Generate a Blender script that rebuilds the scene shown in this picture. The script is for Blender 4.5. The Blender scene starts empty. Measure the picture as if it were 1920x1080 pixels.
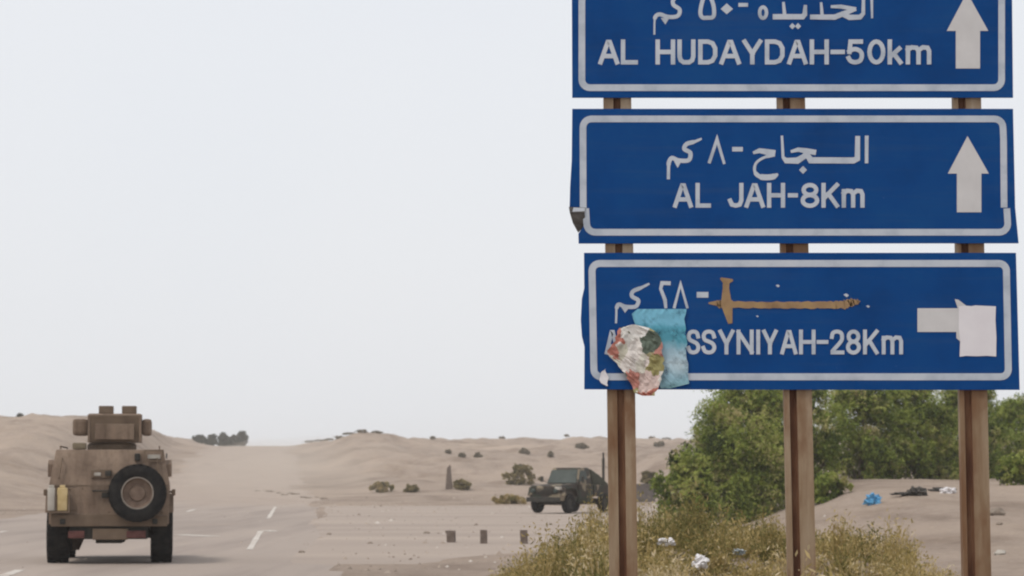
import bpy, bmesh, math, random
import numpy as np
from mathutils import Vector, Matrix, noise as mnoise

random.seed(7)
RNG = np.random.default_rng(7)
scene = bpy.context.scene
COL = scene.collection
R = math.radians

# ------------------------------------------------------------------ camera
CAM_H = 1.68
FPX = 5073.0                      # focal length in pixels of a 1920 wide frame
PITCH = math.atan(349.0 / FPX)
cam_d = bpy.data.cameras.new('camera')
cam = bpy.data.objects.new('camera', cam_d)
COL.objects.link(cam)
cam.location = (0, 0, CAM_H)
cam.rotation_euler = (math.pi / 2 + PITCH, 0, 0)
cam_d.sensor_fit = 'HORIZONTAL'
cam_d.sensor_width = 36.0
cam_d.lens = 36.0 * FPX / 1920.0
cam_d.clip_start = 0.1
cam_d.clip_end = 12000
cam_d.dof.use_dof = True
cam_d.dof.focus_distance = 18.5
cam_d.dof.aperture_fstop = 7.1
scene.camera = cam

# ------------------------------------------------------------------ world: bright overcast, dusty sky
SUN_EL, SUN_ROT = R(58), R(-128)
world = bpy.data.worlds.new('World')
scene.world = world
world.use_nodes = True
wn, wl = world.node_tree.nodes, world.node_tree.links
wn.clear()
w_out = wn.new('ShaderNodeOutputWorld')
w_bg = wn.new('ShaderNodeBackground')
w_sky = wn.new('ShaderNodeTexSky')
w_sky.sky_type = 'NISHITA'
w_sky.sun_disc = False
w_sky.sun_elevation = SUN_EL
w_sky.sun_rotation = SUN_ROT
w_sky.air_density = 1.0
w_sky.dust_density = 6.0
w_sky.ozone_density = 1.0
w_mix = wn.new('ShaderNodeMix'); w_mix.data_type = 'RGBA'
w_mix.inputs[0].default_value = 0.82
w_tc = wn.new('ShaderNodeTexCoord')
w_noise = wn.new('ShaderNodeTexNoise')
w_noise.inputs['Scale'].default_value = 2.6
w_noise.inputs['Detail'].default_value = 4
w_ramp = wn.new('ShaderNodeValToRGB')
w_ramp.color_ramp.elements[0].position = 0.3
w_ramp.color_ramp.elements[0].color = (9.35, 9.65, 10.15, 1)
w_ramp.color_ramp.elements[1].position = 0.7
w_ramp.color_ramp.elements[1].color = (9.9, 10.0, 10.25, 1)
wl.new(w_tc.outputs['Generated'], w_noise.inputs['Vector'])
wl.new(w_noise.outputs['Fac'], w_ramp.inputs['Fac'])
wl.new(w_sky.outputs['Color'], w_mix.inputs['A'])
wl.new(w_ramp.outputs['Color'], w_mix.inputs['B'])
wl.new(w_mix.outputs['Result'], w_bg.inputs['Color'])
w_bg.inputs['Strength'].default_value = 0.1
wl.new(w_bg.outputs['Background'], w_out.inputs['Surface'])

sun_d = bpy.data.lights.new('sun', 'SUN')
sun_d.energy = 1.5
sun_d.angle = R(11)
sun_d.color = (1.0, 0.95, 0.88)
sun = bpy.data.objects.new('sun', sun_d)
COL.objects.link(sun)
# light comes from azimuth SUN_ROT measured from +Y, elevation SUN_EL
sdir = Vector((math.sin(SUN_ROT) * math.cos(SUN_EL), math.cos(SUN_ROT) * math.cos(SUN_EL), math.sin(SUN_EL)))
sun.rotation_euler = sdir.to_track_quat('Z', 'Y').to_euler()
sun.location = (0, 0, 60)

scene.view_settings.view_transform = 'Standard'
scene.view_settings.look = 'None'
scene.view_settings.exposure = 0.0
scene.view_settings.gamma = 1.0
scene.view_settings.use_curve_mapping = False
scene.render.engine = 'CYCLES'
scene.cycles.use_denoising = True
scene.cycles.max_bounces = 8
scene.cycles.transparent_max_bounces = 16
scene.cycles.volume_bounces = 1
scene.cycles.pixel_filter_type = 'BLACKMAN_HARRIS'
scene.cycles.filter_width = 2.1


# ------------------------------------------------------------------ helpers
def px(x, y, Y):
    """Point of the vertical plane at distance Y that the frame shows at (x, y)."""
    a = (x - 960.0) / FPX
    b = (540.0 - y) / FPX
    dy = math.cos(PITCH) - b * math.sin(PITCH)
    dz = math.sin(PITCH) + b * math.cos(PITCH)
    t = Y / dy
    return Vector((a * t, Y, CAM_H + dz * t))


def lin(r, g, b):
    f = lambda c: c / 12.92 if c <= 0.04045 else ((c + 0.055) / 1.055) ** 2.4
    return (f(r / 255), f(g / 255), f(b / 255), 1)


def smooth(a, b, x):
    t = min(1.0, max(0.0, (x - a) / (b - a)))
    return t * t * (3 - 2 * t)


def link(name, me, mat=None, parent=None, loc=None, rot=None, smooth_shade=False):
    o = bpy.data.objects.new(name, me)
    COL.objects.link(o)
    if mat is not None and me is not None:
        me.materials.append(mat)
    if parent is not None:
        o.parent = parent
    if loc is not None:
        o.location = loc
    if rot is not None:
        o.rotation_euler = rot
    if smooth_shade:
        me.polygons.foreach_set('use_smooth', [True] * len(me.polygons))
    return o


def tag(o, label=None, cat=None, group=None, kind=None):
    if label: o['label'] = label
    if cat: o['category'] = cat
    if group: o['group'] = group
    if kind: o['kind'] = kind
    return o


def empty(name, loc=(0, 0, 0), rz=0.0):
    o = bpy.data.objects.new(name, None)
    COL.objects.link(o)
    o.location = loc
    o.rotation_euler = (0, 0, rz)
    o.empty_display_size = 0.2
    return o


def copy_tree(o, parent=None):
    c = o.copy()
    COL.objects.link(c)
    c.parent = parent
    for ch in [k for k in bpy.data.objects if k.parent == o]:
        copy_tree(ch, c)
    return c


class MB:
    """Collects shapes of one part; build() links them as one mesh."""
    def __init__(self):
        self.bm = bmesh.new()

    def box(self, x0, x1, y0, y1, z0, z1, bev=0.0, M=None):
        t = bmesh.new()
        bmesh.ops.create_cube(t, size=1)
        for v in t.verts:
            v.co = Vector(((x0 + x1) / 2 + v.co.x * (x1 - x0), (y0 + y1) / 2 + v.co.y * (y1 - y0), (z0 + z1) / 2 + v.co.z * (z1 - z0)))
        if bev: bmesh.ops.bevel(t, geom=t.edges[:], offset=bev, segments=2, affect='EDGES', profile=0.6)
        return self._add(t, M)

    def prism(self, pts, d0, d1, axis='x', bev=0.0, M=None):
        """Polygon pts extruded along axis from d0 to d1 (x: pts are y,z; y: pts are x,z; z: pts are x,y)."""
        t = bmesh.new()
        def P(p, d):
            if axis == 'x': return (d, p[0], p[1])
            if axis == 'y': return (p[0], d, p[1])
            return (p[0], p[1], d)
        a = [t.verts.new(P(p, d0)) for p in pts]
        b = [t.verts.new(P(p, d1)) for p in pts]
        n = len(pts)
        t.faces.new(a); t.faces.new(b[::-1])
        for i in range(n):
            t.faces.new((a[i], b[i], b[(i + 1) % n], a[(i + 1) % n]))
        bmesh.ops.recalc_face_normals(t, faces=t.faces[:])
        if bev: bmesh.ops.bevel(t, geom=t.edges[:], offset=bev, segments=2, affect='EDGES', profile=0.6)
        return self._add(t, M)

    def hexa(self, low, high, bev=0.0, M=None):
        """Eight-cornered solid from two quads (lists of 4 points)."""
        t = bmesh.new()
        a = [t.verts.new(p) for p in low]; b = [t.verts.new(p) for p in high]
        t.faces.new(a); t.faces.new(b[::-1])
        for i in range(4):
            t.faces.new((a[i], b[i], b[(i + 1) % 4], a[(i + 1) % 4]))
        bmesh.ops.recalc_face_normals(t, faces=t.faces[:])
        if bev: bmesh.ops.bevel(t, geom=t.edges[:], offset=bev, segments=2, affect='EDGES', profile=0.6)
        return self._add(t, M)

    def lathe(self, prof, n=28, M=None, close=False):
        """Profile (r, h) turned about X axis (h along X)."""
        t = bmesh.new()
        rings = []
        for r, h in prof:
            rings.append([t.verts.new((h, r * math.cos(2 * math.pi * k / n), r * math.sin(2 * math.pi * k / n))) for k in range(n)])
        for i in range(len(rings) - 1 + (1 if close else 0)):
            A, B = rings[i], rings[(i + 1) % len(rings)]
            for k in range(n):
                t.faces.new((A[k], A[(k + 1) % n], B[(k + 1) % n], B[k]))
        if not close:
            t.faces.new(rings[0][::-1]); t.faces.new(rings[-1])
        bmesh.ops.recalc_face_normals(t, faces=t.faces[:])
        return self._add(t, M)

    def tube(self, pts, r, n=8, M=None):
        t = bmesh.new()
        pts = [Vector(p) for p in pts]
        rings = []
        for i, p in enumerate(pts):
            d = (pts[min(i + 1, len(pts) - 1)] - pts[max(i - 1, 0)]).normalized()
            s = d.orthogonal().normalized(); u = d.cross(s)
            rr = r[i] if isinstance(r, (list, tuple)) else r
            rings.append([t.verts.new(p + (s * math.cos(2 * math.pi * k / n) + u * math.sin(2 * math.pi * k / n)) * rr) for k in range(n)])
        for i in range(len(rings) - 1):
            for k in range(n):
                t.faces.new((rings[i][k], rings[i][(k + 1) % n], rings[i + 1][(k + 1) % n], rings[i + 1][k]))
        t.faces.new(rings[0][::-1]); t.faces.new(rings[-1])
        bmesh.ops.recalc_face_normals(t, faces=t.faces[:])
        return self._add(t, M)

    def _add(self, t, M):
        if M is not None:
            t.transform(M)
        me = bpy.data.meshes.new('tmp')
        t.to_mesh(me); t.free()
        self.bm.from_mesh(me)
        bpy.data.meshes.remove(me)
        return self

    def build(self, name, mat, parent=None, loc=None, rot=None, sm=False):
        me = bpy.data.meshes.new(name)
        self.bm.to_mesh(me); self.bm.free()
        if sm:
            me.polygons.foreach_set('use_smooth', [True] * len(me.polygons))
            try: me.set_sharp_from_angle(angle=R(38))
            except Exception: pass
        return link(name, me, mat, parent, loc, rot)


# ------------------------------------------------------------------ materials
def mat_base(name, rough=0.8, spec=0.3):
    m = bpy.data.materials.new(name)
    m.use_nodes = True
    nt = m.node_tree
    b = nt.nodes['Principled BSDF']
    b.inputs['Roughness'].default_value = rough
    b.inputs['Specular IOR Level'].default_value = spec
    return m, nt, b


def nnode(nt, scale, detail=4, rough=0.55, vec=None, coord='Object', stretch=None, dist=0.0):
    n = nt.nodes.new('ShaderNodeTexNoise')
    n.inputs['Scale'].default_value = scale
    n.inputs['Detail'].default_value = detail
    n.inputs['Roughness'].default_value = rough
    n.inputs['Distortion'].default_value = dist
    tc = nt.nodes.new('ShaderNodeTexCoord')
    src = tc.outputs[coord]
    if stretch:
        mp = nt.nodes.new('ShaderNodeMapping')
        mp.inputs['Scale'].default_value = stretch
        nt.links.new(src, mp.inputs['Vector']); src = mp.outputs['Vector']
    nt.links.new(src, n.inputs['Vector'])
    return n


def ramp(nt, fac, stops):
    r = nt.nodes.new('ShaderNodeValToRGB')
    els = r.color_ramp.elements
    while len(els) < len(stops): els.new(0.5)
    for e, (p, c) in zip(els, stops):
        e.position = p
        e.color = c if len(c) == 4 else (*c, 1)
    nt.links.new(fac, r.inputs['Fac'])
    return r


def mixc(nt, fac, a, b, mode='MIX'):
    m = nt.nodes.new('ShaderNodeMix'); m.data_type = 'RGBA'; m.blend_type = mode
    for sock, v in ((m.inputs[0], fac), (m.inputs['A'], a), (m.inputs['B'], b)):
        if isinstance(v, bpy.types.NodeSocket): nt.links.new(v, sock)
        else: sock.default_value = v if not isinstance(v, tuple) or len(v) == 4 else (*v, 1)
    return m.outputs['Result']


def bump(nt, b, h, strength=0.3, dist=0.02):
    n = nt.nodes.new('ShaderNodeBump')
    n.inputs['Strength'].default_value = strength
    n.inputs['Distance'].default_value = dist
    nt.links.new(h, n.inputs['Height'])
    nt.links.new(n.outputs['Normal'], b.inputs['Normal'])


def mat_noise(name, stops, scale=4, rough=0.8, spec=0.3, bumpv=0.0, detail=5, stretch=None, coord='Object', bscale=None, bdist=0.02, metal=0.0):
    m, nt, b = mat_base(name, rough, spec)
    n = nnode(nt, scale, detail, stretch=stretch, coord=coord)
    r = ramp(nt, n.outputs['Fac'], stops)
    nt.links.new(r.outputs['Color'], b.inputs['Base Color'])
    b.inputs['Metallic'].default_value = metal
    if bumpv:
        n2 = nnode(nt, bscale or scale * 3, 5, coord=coord)
        bump(nt, b, n2.outputs['Fac'], bumpv, bdist)
    return m


def mat_sand():
    m, nt, b = mat_base('sand', 0.95, 0.1)
    big = nnode(nt, 0.03, 6, 0.6, stretch=(1, 0.45, 1))
    mid = nnode(nt, 0.35, 6, 0.65, stretch=(1, 0.5, 1))
    fine = nnode(nt, 5.0, 6, 0.7)
    c1 = ramp(nt, big.outputs['Fac'], [(0.30, (0.305, 0.243, 0.200)), (0.52, (0.395, 0.317, 0.260)), (0.7, (0.445, 0.358, 0.290))]).outputs['Color']
    c2 = ramp(nt, mid.outputs['Fac'], [(0.30, (0.60, 0.57, 0.555)), (0.44, (0.93, 0.92, 0.91)), (0.72, (1.08, 1.06, 1.02))]).outputs['Color']
    c3 = ramp(nt, fine.outputs['Fac'], [(0.3, (0.82, 0.81, 0.80)), (0.6, (1.04, 1.04, 1.04))]).outputs['Color']
    patch = nnode(nt, 0.11, 7, 0.7, stretch=(1, 0.6, 1), dist=0.6)
    c4 = ramp(nt, patch.outputs['Fac'], [(0.36, (0.66, 0.63, 0.60)), (0.50, (0.98, 0.98, 0.98)), (0.70, (1.07, 1.06, 1.04))]).outputs['Color']
    c = mixc(nt, 0.75, c1, c2, 'MULTIPLY')
    c = mixc(nt, 0.85, c, c4, 'MULTIPLY')
    c = mixc(nt, 0.8, c, c3, 'MULTIPLY')
    nt.links.new(c, b.inputs['Base Color'])
    add = nt.nodes.new('ShaderNodeMath'); add.operation = 'MULTIPLY_ADD'
    add.inputs[1].default_value = 3.0
    nt.links.new(mid.outputs['Fac'], add.inputs[0]); nt.links.new(fine.outputs['Fac'], add.inputs[2])
    bump(nt, b, add.outputs[0], 0.8, 0.2)
    return m


def mat_road():
    m, nt, b = mat_base('dusty_asphalt', 0.9, 0.15)
    big = nnode(nt, 0.09, 5, 0.6, stretch=(1, 0.18, 1))
    streak = nnode(nt, 0.55, 5, 0.6, stretch=(1, 0.05, 1))
    fine = nnode(nt, 14.0, 4, 0.7)
    c1 = ramp(nt, big.outputs['Fac'], [(0.3, (0.275, 0.230, 0.200)), (0.5, (0.335, 0.279, 0.240)), (0.72, (0.38, 0.316, 0.268))]).outputs['Color']
    c2 = ramp(nt, streak.outputs['Fac'], [(0.3, (0.72, 0.71, 0.72)), (0.52, (1, 1, 1)), (0.8, (1.06, 1.05, 1.03))]).outputs['Color']
    c3 = ramp(nt, fine.outputs['Fac'], [(0.3, (0.9, 0.9, 0.9)), (0.6, (1.03, 1.03, 1.03))]).outputs['Color']
    c = mixc(nt, 0.9, c1, c2, 'MULTIPLY'); c = mixc(nt, 0.9, c, c3, 'MULTIPLY')
    # sand drifted over the asphalt, deeper where the road climbs the dunes
    tc = nt.nodes.new('ShaderNodeTexCoord'); sx = nt.nodes.new('ShaderNodeSeparateXYZ'); nt.links.new(tc.outputs['Object'], sx.inputs[0])
    mr = nt.nodes.new('ShaderNodeMapRange'); mr.inputs['From Min'].default_value = 120; mr.inputs['From Max'].default_value = 240; mr.inputs['To Min'].default_value = -0.12; mr.inputs['To Max'].default_value = 0.55
    nt.links.new(sx.outputs['Y'], mr.inputs['Value'])
    dn = nnode(nt, 0.16, 6, 0.65, stretch=(1, 0.25, 1))
    ad = nt.nodes.new('ShaderNodeMath'); ad.operation = 'ADD'; nt.links.new(dn.outputs['Fac'], ad.inputs[0]); nt.links.new(mr.outputs['Result'], ad.inputs[1])
    drift = ramp(nt, ad.outputs[0], [(0.46, (0, 0, 0)), (0.66, (0.95, 0.95, 0.95))]).outputs['Color']
    sn = nnode(nt, 0.35, 6, 0.65)
    sc_ = ramp(nt, sn.outputs['Fac'], [(0.3, (0.295, 0.238, 0.197)), (0.7, (0.385, 0.31, 0.256))]).outputs['Color']
    c = mixc(nt, drift, c, sc_)
    nt.links.new(c, b.inputs['Base Color'])
    bump(nt, b, fine.outputs['Fac'], 0.3, 0.01)
    return m


M_SAND = mat_sand()
M_ROAD = mat_road()


# ------------------------------------------------------------------ terrain
ROAD_SLOPE = -0.080                # the road bears to the left of the view
ROAD_X0 = -1.0                     # x of its right-hand lane line at Y = 0


def road_line(Y):
    """x of the dashed line on the right of the armoured vehicle's lane."""
    if Y < 230: return ROAD_X0 + ROAD_SLOPE * Y
    return ROAD_X0 + ROAD_SLOPE * 230 + (Y - 230) * (ROAD_SLOPE - 0.010)


def n3(x, y, s):
    return mnoise.noise(Vector((x * s, y * s, 3.1)))


def terr(X, Y):
    # rise of the desert towards the skyline
    t = smooth(150, 430, Y)
    z = t * (1.62 + 0.0104 * min(Y, 620))
    if Y > 620: z -= (Y - 620) * 0.006 * smooth(620, 900, Y)
    rc = road_line(Y) - 4.0
    dr = X - rc
    off = smooth(6.5, 15.0, abs(dr))          # nothing but the plain slope on the road
    # middle dune, right of the road
    z += off * 1.75 * math.exp(-((X + 19.5) / 8.5) ** 2 - ((Y - 335) / 55.0) ** 2) * (1 if dr > 0 else 0.2)
    z += off * 0.8 * math.exp(-((X + 12.0) / 11.0) ** 2 - ((Y - 265) / 34.0) ** 2)
    # long dune left of the road
    if dr < 0:
        z += off * 4.3 * smooth(150, 270, Y) * (1 - 0.75 * smooth(330, 470, Y)) * smooth(-8.5, -18, dr)
        z += off * 0.9 * math.exp(-((dr + 18) / 8.0) ** 2 - ((Y - 165) / 26.0) ** 2)
    # sand bank under the thicket on the right
    z += 1.42 * smooth(42, 92, Y) * smooth(6.6, 11.5, X - 0.02 * (Y - 85)) * (1 - smooth(230, 330, Y))
    # weedy heap behind the sign
    z += 0.74 * math.exp(-((X - 2.6) / 2.35) ** 4 - ((Y - 33) / 7.5) ** 2)
    # low berm along the far side of the junction
    z += off * 0.45 * math.exp(-((Y - 172 - 0.25 * X) / 9.0) ** 2) * (0.7 + 0.6 * n3(X, Y, 0.09))
    # roughness
    far = smooth(150, 260, Y)
    k = off * (0.05 + 0.95 * far)
    ridge = 1 - abs(n3(X * 1.0 + 9, Y * 0.8, 0.075)) * 2
    z += k * (0.7 * n3(X, Y * 0.7, 0.035) + 0.55 * n3(X + 50, Y, 0.11) + 0.60 * ridge + 0.48 * n3(X, Y, 0.27) + 0.26 * n3(X, Y, 0.62) + 0.55 * (0.5 - abs(n3(X * 0.9 + Y * 0.20, Y * 0.12 - X * 0.1, 0.16)))) * (1 - 0.9 * side_road_box(X, Y))
    if Y < 150: z += (1 - side_road_box(X, Y)) * smooth(6.0, 8.5, abs(dr)) * (0.05 * n3(X, Y, 0.5) + 0.025 * n3(X, Y, 1.7))
    return z


def side_road_box(X, Y):
    """1 inside the flat junction apron that opens to the right of the main road."""
    return smooth(44, 52, Y) * (1 - smooth(142, 154, Y)) * smooth(-30, -6, X) * (1 - smooth(5.5, 7.5, X - 0.02 * (Y - 85)))


def ground_hit(x, y, y0=20.0, y1=900.0, n=1600):
    """Where the ray of frame pixel (x, y) meets the terrain."""
    for i in range(n):
        Y = y0 * (y1 / y0) ** (i / n)
        p = px(x, y, Y)
        if p.z <= terr(p.x, Y):
            return Vector((p.x, Y, terr(p.x, Y)))
    p = px(x, y, y1)
    return Vector((p.x, y1, terr(p.x, y1)))


def axis(parts):
    out = []
    for a, b, n in parts:
        out += [a + (b - a) * i / n for i in range(n)]
    return out + [parts[-1][1]]


gx = axis([(-3000, -400, 14), (-400, -90, 30), (-90, -45, 50), (-45, 12, 150), (12, 30, 45), (30, 90, 30), (90, 400, 24), (400, 3000, 14)])
gy = axis([(-200, 0, 10), (0, 20, 12), (20, 60, 90), (60, 120, 70), (120, 420, 190), (420, 700, 70), (700, 1200, 24), (1200, 6000, 16)])
nx, ny = len(gx), len(gy)
verts = []
for Y in gy:
    for X in gx:
        z = terr(X, Y)
        rc = road_line(Y) - 4.0
        if abs(X - rc) < 5.6: z -= 0.05
        verts.append((X, Y, z))
faces = [(j * nx + i, j * nx + i + 1, (j + 1) * nx + i + 1, (j + 1) * nx + i) for j in range(ny - 1) for i in range(nx - 1)]
me = bpy.data.meshes.new('ground')
me.from_pydata(verts, [], faces)
g = link('ground', me, M_SAND, smooth_shade=True)
tag(g, 'pale sandy desert ground with low dunes', 'ground', kind='structure')


def strip(name, ys, left, right, nseg, dz, mat, fade=False):
    v, f = [], []
    for Y in ys:
        a, b = left(Y), right(Y)
        for k in range(nseg + 1):
            X = a + (b - a) * k / nseg
            e = min(k, nseg - k, (ys.index(Y) if fade else 9), (len(ys) - 1 - ys.index(Y) if fade else 9))
            v.append((X, Y, terr(X, Y) + (dz + 0.03 * smooth(150, 280, Y) if e >= 1 else -0.03)))
    m = nseg + 1
    for j in range(len(ys) - 1):
        for k in range(nseg):
            f.append((j * m + k, j * m + k + 1, (j + 1) * m + k + 1, (j + 1) * m + k))
    me = bpy.data.meshes.new(name)
    me.from_pydata(v, [], f)
    return link(name, me, mat, smooth_shade=True)


def wob(Y, s): return (0.7 * n3(s, Y, 0.06) + 0.45 * n3(s, Y, 0.17) + 0.25 * n3(s, Y, 0.6)) * (1 + 2.0 * smooth(120, 240, Y))


ry = axis([(-60, 40, 50), (40, 200, 160), (200, 640, 180)])
road = strip('road', ry, lambda Y: road_line(Y) - 11.0 + wob(Y, 3), lambda Y: road_line(Y) + 2.4 + wob(Y, 9), 14, 0.006, M_ROAD)
tag(road, 'dusty asphalt road running over the rise', 'road', kind='structure')
M_APRON = mat_noise('dusty_side_road', [(0.3, (0.295, 0.243, 0.208)), (0.5, (0.345, 0.285, 0.242)), (0.7, (0.385, 0.318, 0.266))], scale=0.22, rough=0.93, spec=0.1, bumpv=0.3, stretch=(0.25, 1, 1), bscale=7)
sy = axis([(50, 144, 80)])
apron = strip('side_road', sy, lambda Y: road_line(Y) + 1.2 + wob(Y, 5), lambda Y: -1.0 + 7.4 * smooth(50, 72, Y) + 0.02 * (Y - 85) + 2.0 * smooth(95, 130, Y) + wob(Y, 15), 18, 0.008, M_APRON, True)
tag(apron, 'dusty side road turning off towards the right', 'road', kind='structure')

# road paint: worn dashes
M_PAINT = mat_noise('worn_road_paint', [(0.40, (0.40, 0.34, 0.29)), (0.54, (0.55, 0.51, 0.46)), (0.75, (0.64, 0.61, 0.56))], scale=2.2, rough=0.8)


def dash(p0, p1, w, parent=road):
    (x0, y0), (x1, y1) = p0, p1
    d = Vector((x1 - x0, y1 - y0, 0)); L = d.length; d /= L; s = Vector((d.y, -d.x, 0))
    n = 8; v = []; f = []
    for i in range(n + 1):
        c = Vector((x0, y0, 0)) + d * L * i / n
        ww = w * (0.42 + 0.16 * random.random())
        for q in (-1, 1):
            p = c + s * ww * q
            v.append((p.x, p.y, terr(p.x, p.y) + 0.012))
        if i: f.append((2 * i - 2, 2 * i - 1, 2 * i + 1, 2 * i))
    me = bpy.data.meshes.new('lane_dash'); me.from_pydata(v, [], f)
    return link('lane_dash', me, M_PAINT, parent)


dY = [(26, 34), (60.5, 80), (103, 139)]
for a, b in dY:
    dash((road_line(a) + 0.0, a), (road_line(b) + 0.0, b), 0.15)
for a, b in [(44.5, 47.5), (71, 79), (96, 104), (121, 129)]:
    dash((road_line(a) - 3.8, a), (road_line(b) - 3.8, b), 0.2)
for a, b in [(71, 80), (97, 106)]:
    dash((road_line(a) - 7.5, a), (road_line(b) - 7.5, b), 0.2)
dash((road_line(81) + 0.12, 80.2), (road_line(81) + 0.5, 80.3), 1.2)
# remnant of a painted turn mark beside the second dash
dash((-8.05, 73.2), (-9.3, 75.2), 0.5)

# ------------------------------------------------------------------ road sign
DS = 17.3
SIGN_ORIGIN = Vector((px(1500, 1080, DS).x, DS, 0.0))


def sp(x, y, dy=0.0):
    """Frame pixel to a point of the sign plane, in the sign's own coordinates."""
    p = px(x, y, DS)
    return Vector((p.x - SIGN_ORIGIN.x, dy, p.z))


def sign_blue():
    m, nt, b = mat_base('blue_sign_sheeting', 0.6, 0.06)
    a = nnode(nt, 1.7, 6, 0.62)
    s = nnode(nt, 2.4, 5, 0.6, stretch=(0.35, 1, 6.0))
    sc = nnode(nt, 26, 3, 0.6)
    c = ramp(nt, a.outputs['Fac'], [(0.3, (0.0020, 0.043, 0.172)), (0.5, (0.0026, 0.054, 0.212)), (0.72, (0.0055, 0.066, 0.222))]).outputs['Color']
    dust = ramp(nt, s.outputs['Fac'], [(0.50, (0, 0, 0)), (0.80, (0.25, 0.25, 0.25))]).outputs['Color']
    c = mixc(nt, dust, c, (0.05, 0.085, 0.16))
    fl = ramp(nt, sc.outputs['Fac'], [(0.70, (0, 0, 0)), (0.78, (0.4, 0.4, 0.4))]).outputs['Color']
    c = mixc(nt, fl, c, (0.12, 0.18, 0.30))
    nt.links.new(c, b.inputs['Base Color'])
    rr = ramp(nt, s.outputs['Fac'], [(0.3, (0.36, 0.36, 0.36)), (0.7, (0.6, 0.6, 0.6))]).outputs['Color']
    nt.links.new(rr, b.inputs['Roughness'])
    bump(nt, b, a.outputs['Fac'], 0.25, 0.02)
    return m


M_BLUE = sign_blue()
M_WHITE = mat_noise('faded_white_sheeting', [(0.28, (0.34, 0.385, 0.45)), (0.5, (0.475, 0.52, 0.585)), (0.75, (0.55, 0.585, 0.635))], scale=6, rough=0.5, spec=0.3)
M_ARROW = mat_noise('white_arrow_sheeting', [(0.3, (0.52, 0.51, 0.51)), (0.7, (0.60, 0.59, 0.59))], scale=5, rough=0.5)
M_PATCH = mat_noise('white_patch', [(0.3, (0.66, 0.63, 0.66)), (0.7, (0.75, 0.73, 0.75))], scale=4, rough=0.6)
M_RUSTPAINT = mat_noise('brown_overpaint', [(0.3, (0.24, 0.150, 0.075)), (0.5, (0.33, 0.215, 0.115)), (0.7, (0.40, 0.265, 0.11))], scale=9, rough=0.8)
_nt = M_RUSTPAINT.node_tree
_n = nnode(_nt, 34, 5, 0.65)
_nt.links.new(ramp(_nt, _n.outputs['Fac'], [(0.24, (0.2, 0.2, 0.2)), (0.38, (0.95, 0.95, 0.95))]).outputs['Color'], _nt.nodes['Principled BSDF'].inputs['Alpha'])
M_EDGE = mat_noise('sign_back_steel', [(0.35, (0.10, 0.085, 0.075)), (0.65, (0.24, 0.23, 0.22))], scale=7, rough=0.6, metal=0.2)


def mat_post():
    m, nt, b = mat_base('weathered_steel_post', 0.75, 0.25)
    st = nnode(nt, 5.0, 6, 0.65, stretch=(1.0, 1.0, 0.10))
    bl = nnode(nt, 2.3, 6, 0.6, stretch=(1.4, 1, 0.5))
    c = ramp(nt, st.outputs['Fac'], [(0.30, (0.135, 0.072, 0.036)), (0.44, (0.235, 0.158, 0.095)), (0.56, (0.305, 0.228, 0.152)), (0.72, (0.41, 0.335, 0.25))]).outputs['Color']
    ru = ramp(nt, bl.outputs['Fac'], [(0.46, (0, 0, 0)), (0.60, (0.9, 0.9, 0.9))]).outputs['Color']
    c = mixc(nt, ru, c, (0.165, 0.082, 0.040))
    nt.links.new(c, b.inputs['Base Color'])
    bump(nt, b, st.outputs['Fac'], 0.25, 0.004)
    return m


M_POST = mat_post()
M_RUST = mat_noise('rusty_steel', [(0.3, (0.075, 0.034, 0.022)), (0.5, (0.13, 0.062, 0.036)), (0.72, (0.21, 0.115, 0.066))], scale=9, rough=0.9, spec=0.1, stretch=(1, 1, 0.25), bumpv=0.4, bscale=40, bdist=0.004)

sign = empty('road_sign', SIGN_ORIGIN)
tag(sign, 'tall blue road direction sign of three stacked boards on rusty steel posts', 'road sign')

# posts: folded steel, a proud lip, a rusty groove and a wide flange
for (xt, xb, gl) in ((1157.5, 1169, 0.062), (1483, 1503, 0.034), (1812.5, 1831, 0.030)):
    pt = px(xt, 195, DS + 0.05); pb = px(xb, 1080, DS + 0.05)
    lean = (pt.x - pb.x) / (pt.z - pb.z)
    z_top = px(xt, -62, DS).z
    z_bot = -0.4
    xa = pb.x + lean * (z_bot - pb.z) - SIGN_ORIGIN.x
    xz = pb.x + lean * (z_top - pb.z) - SIGN_ORIGIN.x
    w = 0.178
    ln = 10
    # cross-section, x across, y depth (towards camera is -y); front flange at y = 0.02
    prof = [(-w / 2, 0.02), (-w / 2 + gl, 0.02), (-w / 2 + gl + 0.006, 0.045), (-w / 2 + gl + 0.038, 0.045), (-w / 2 + gl + 0.047, 0.02),
            (w / 2, 0.02), (w / 2, 0.10), (-w / 2, 0.10)]
    v, f, mi = [], [], []
    for j in range(ln + 1):
        t = j / ln
        for (a, b) in prof:
            v.append((xa + (xz - xa) * t + a, b, z_bot + (z_top - z_bot) * t))
    n = len(prof)
    for j in range(ln):
        for k in range(n):
            f.append((j * n + k, j * n + (k + 1) % n, (j + 1) * n + (k + 1) % n, (j + 1) * n + k))
            mi.append(1 if k in (1, 2, 3) else 0)
    f.append(tuple(range(n))[::-1]); mi.append(0)
    f.append(tuple(ln * n + k for k in range(n))); mi.append(0)
    me = bpy.data.meshes.new('post')
    me.from_pydata(v, [], f)
    me.materials.append(M_POST); me.materials.append(M_RUST)
    me.polygons.foreach_set('material_index', mi)
    link('post', me, None, sign)

# --- boards
BOARD_T = 0.004


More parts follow.
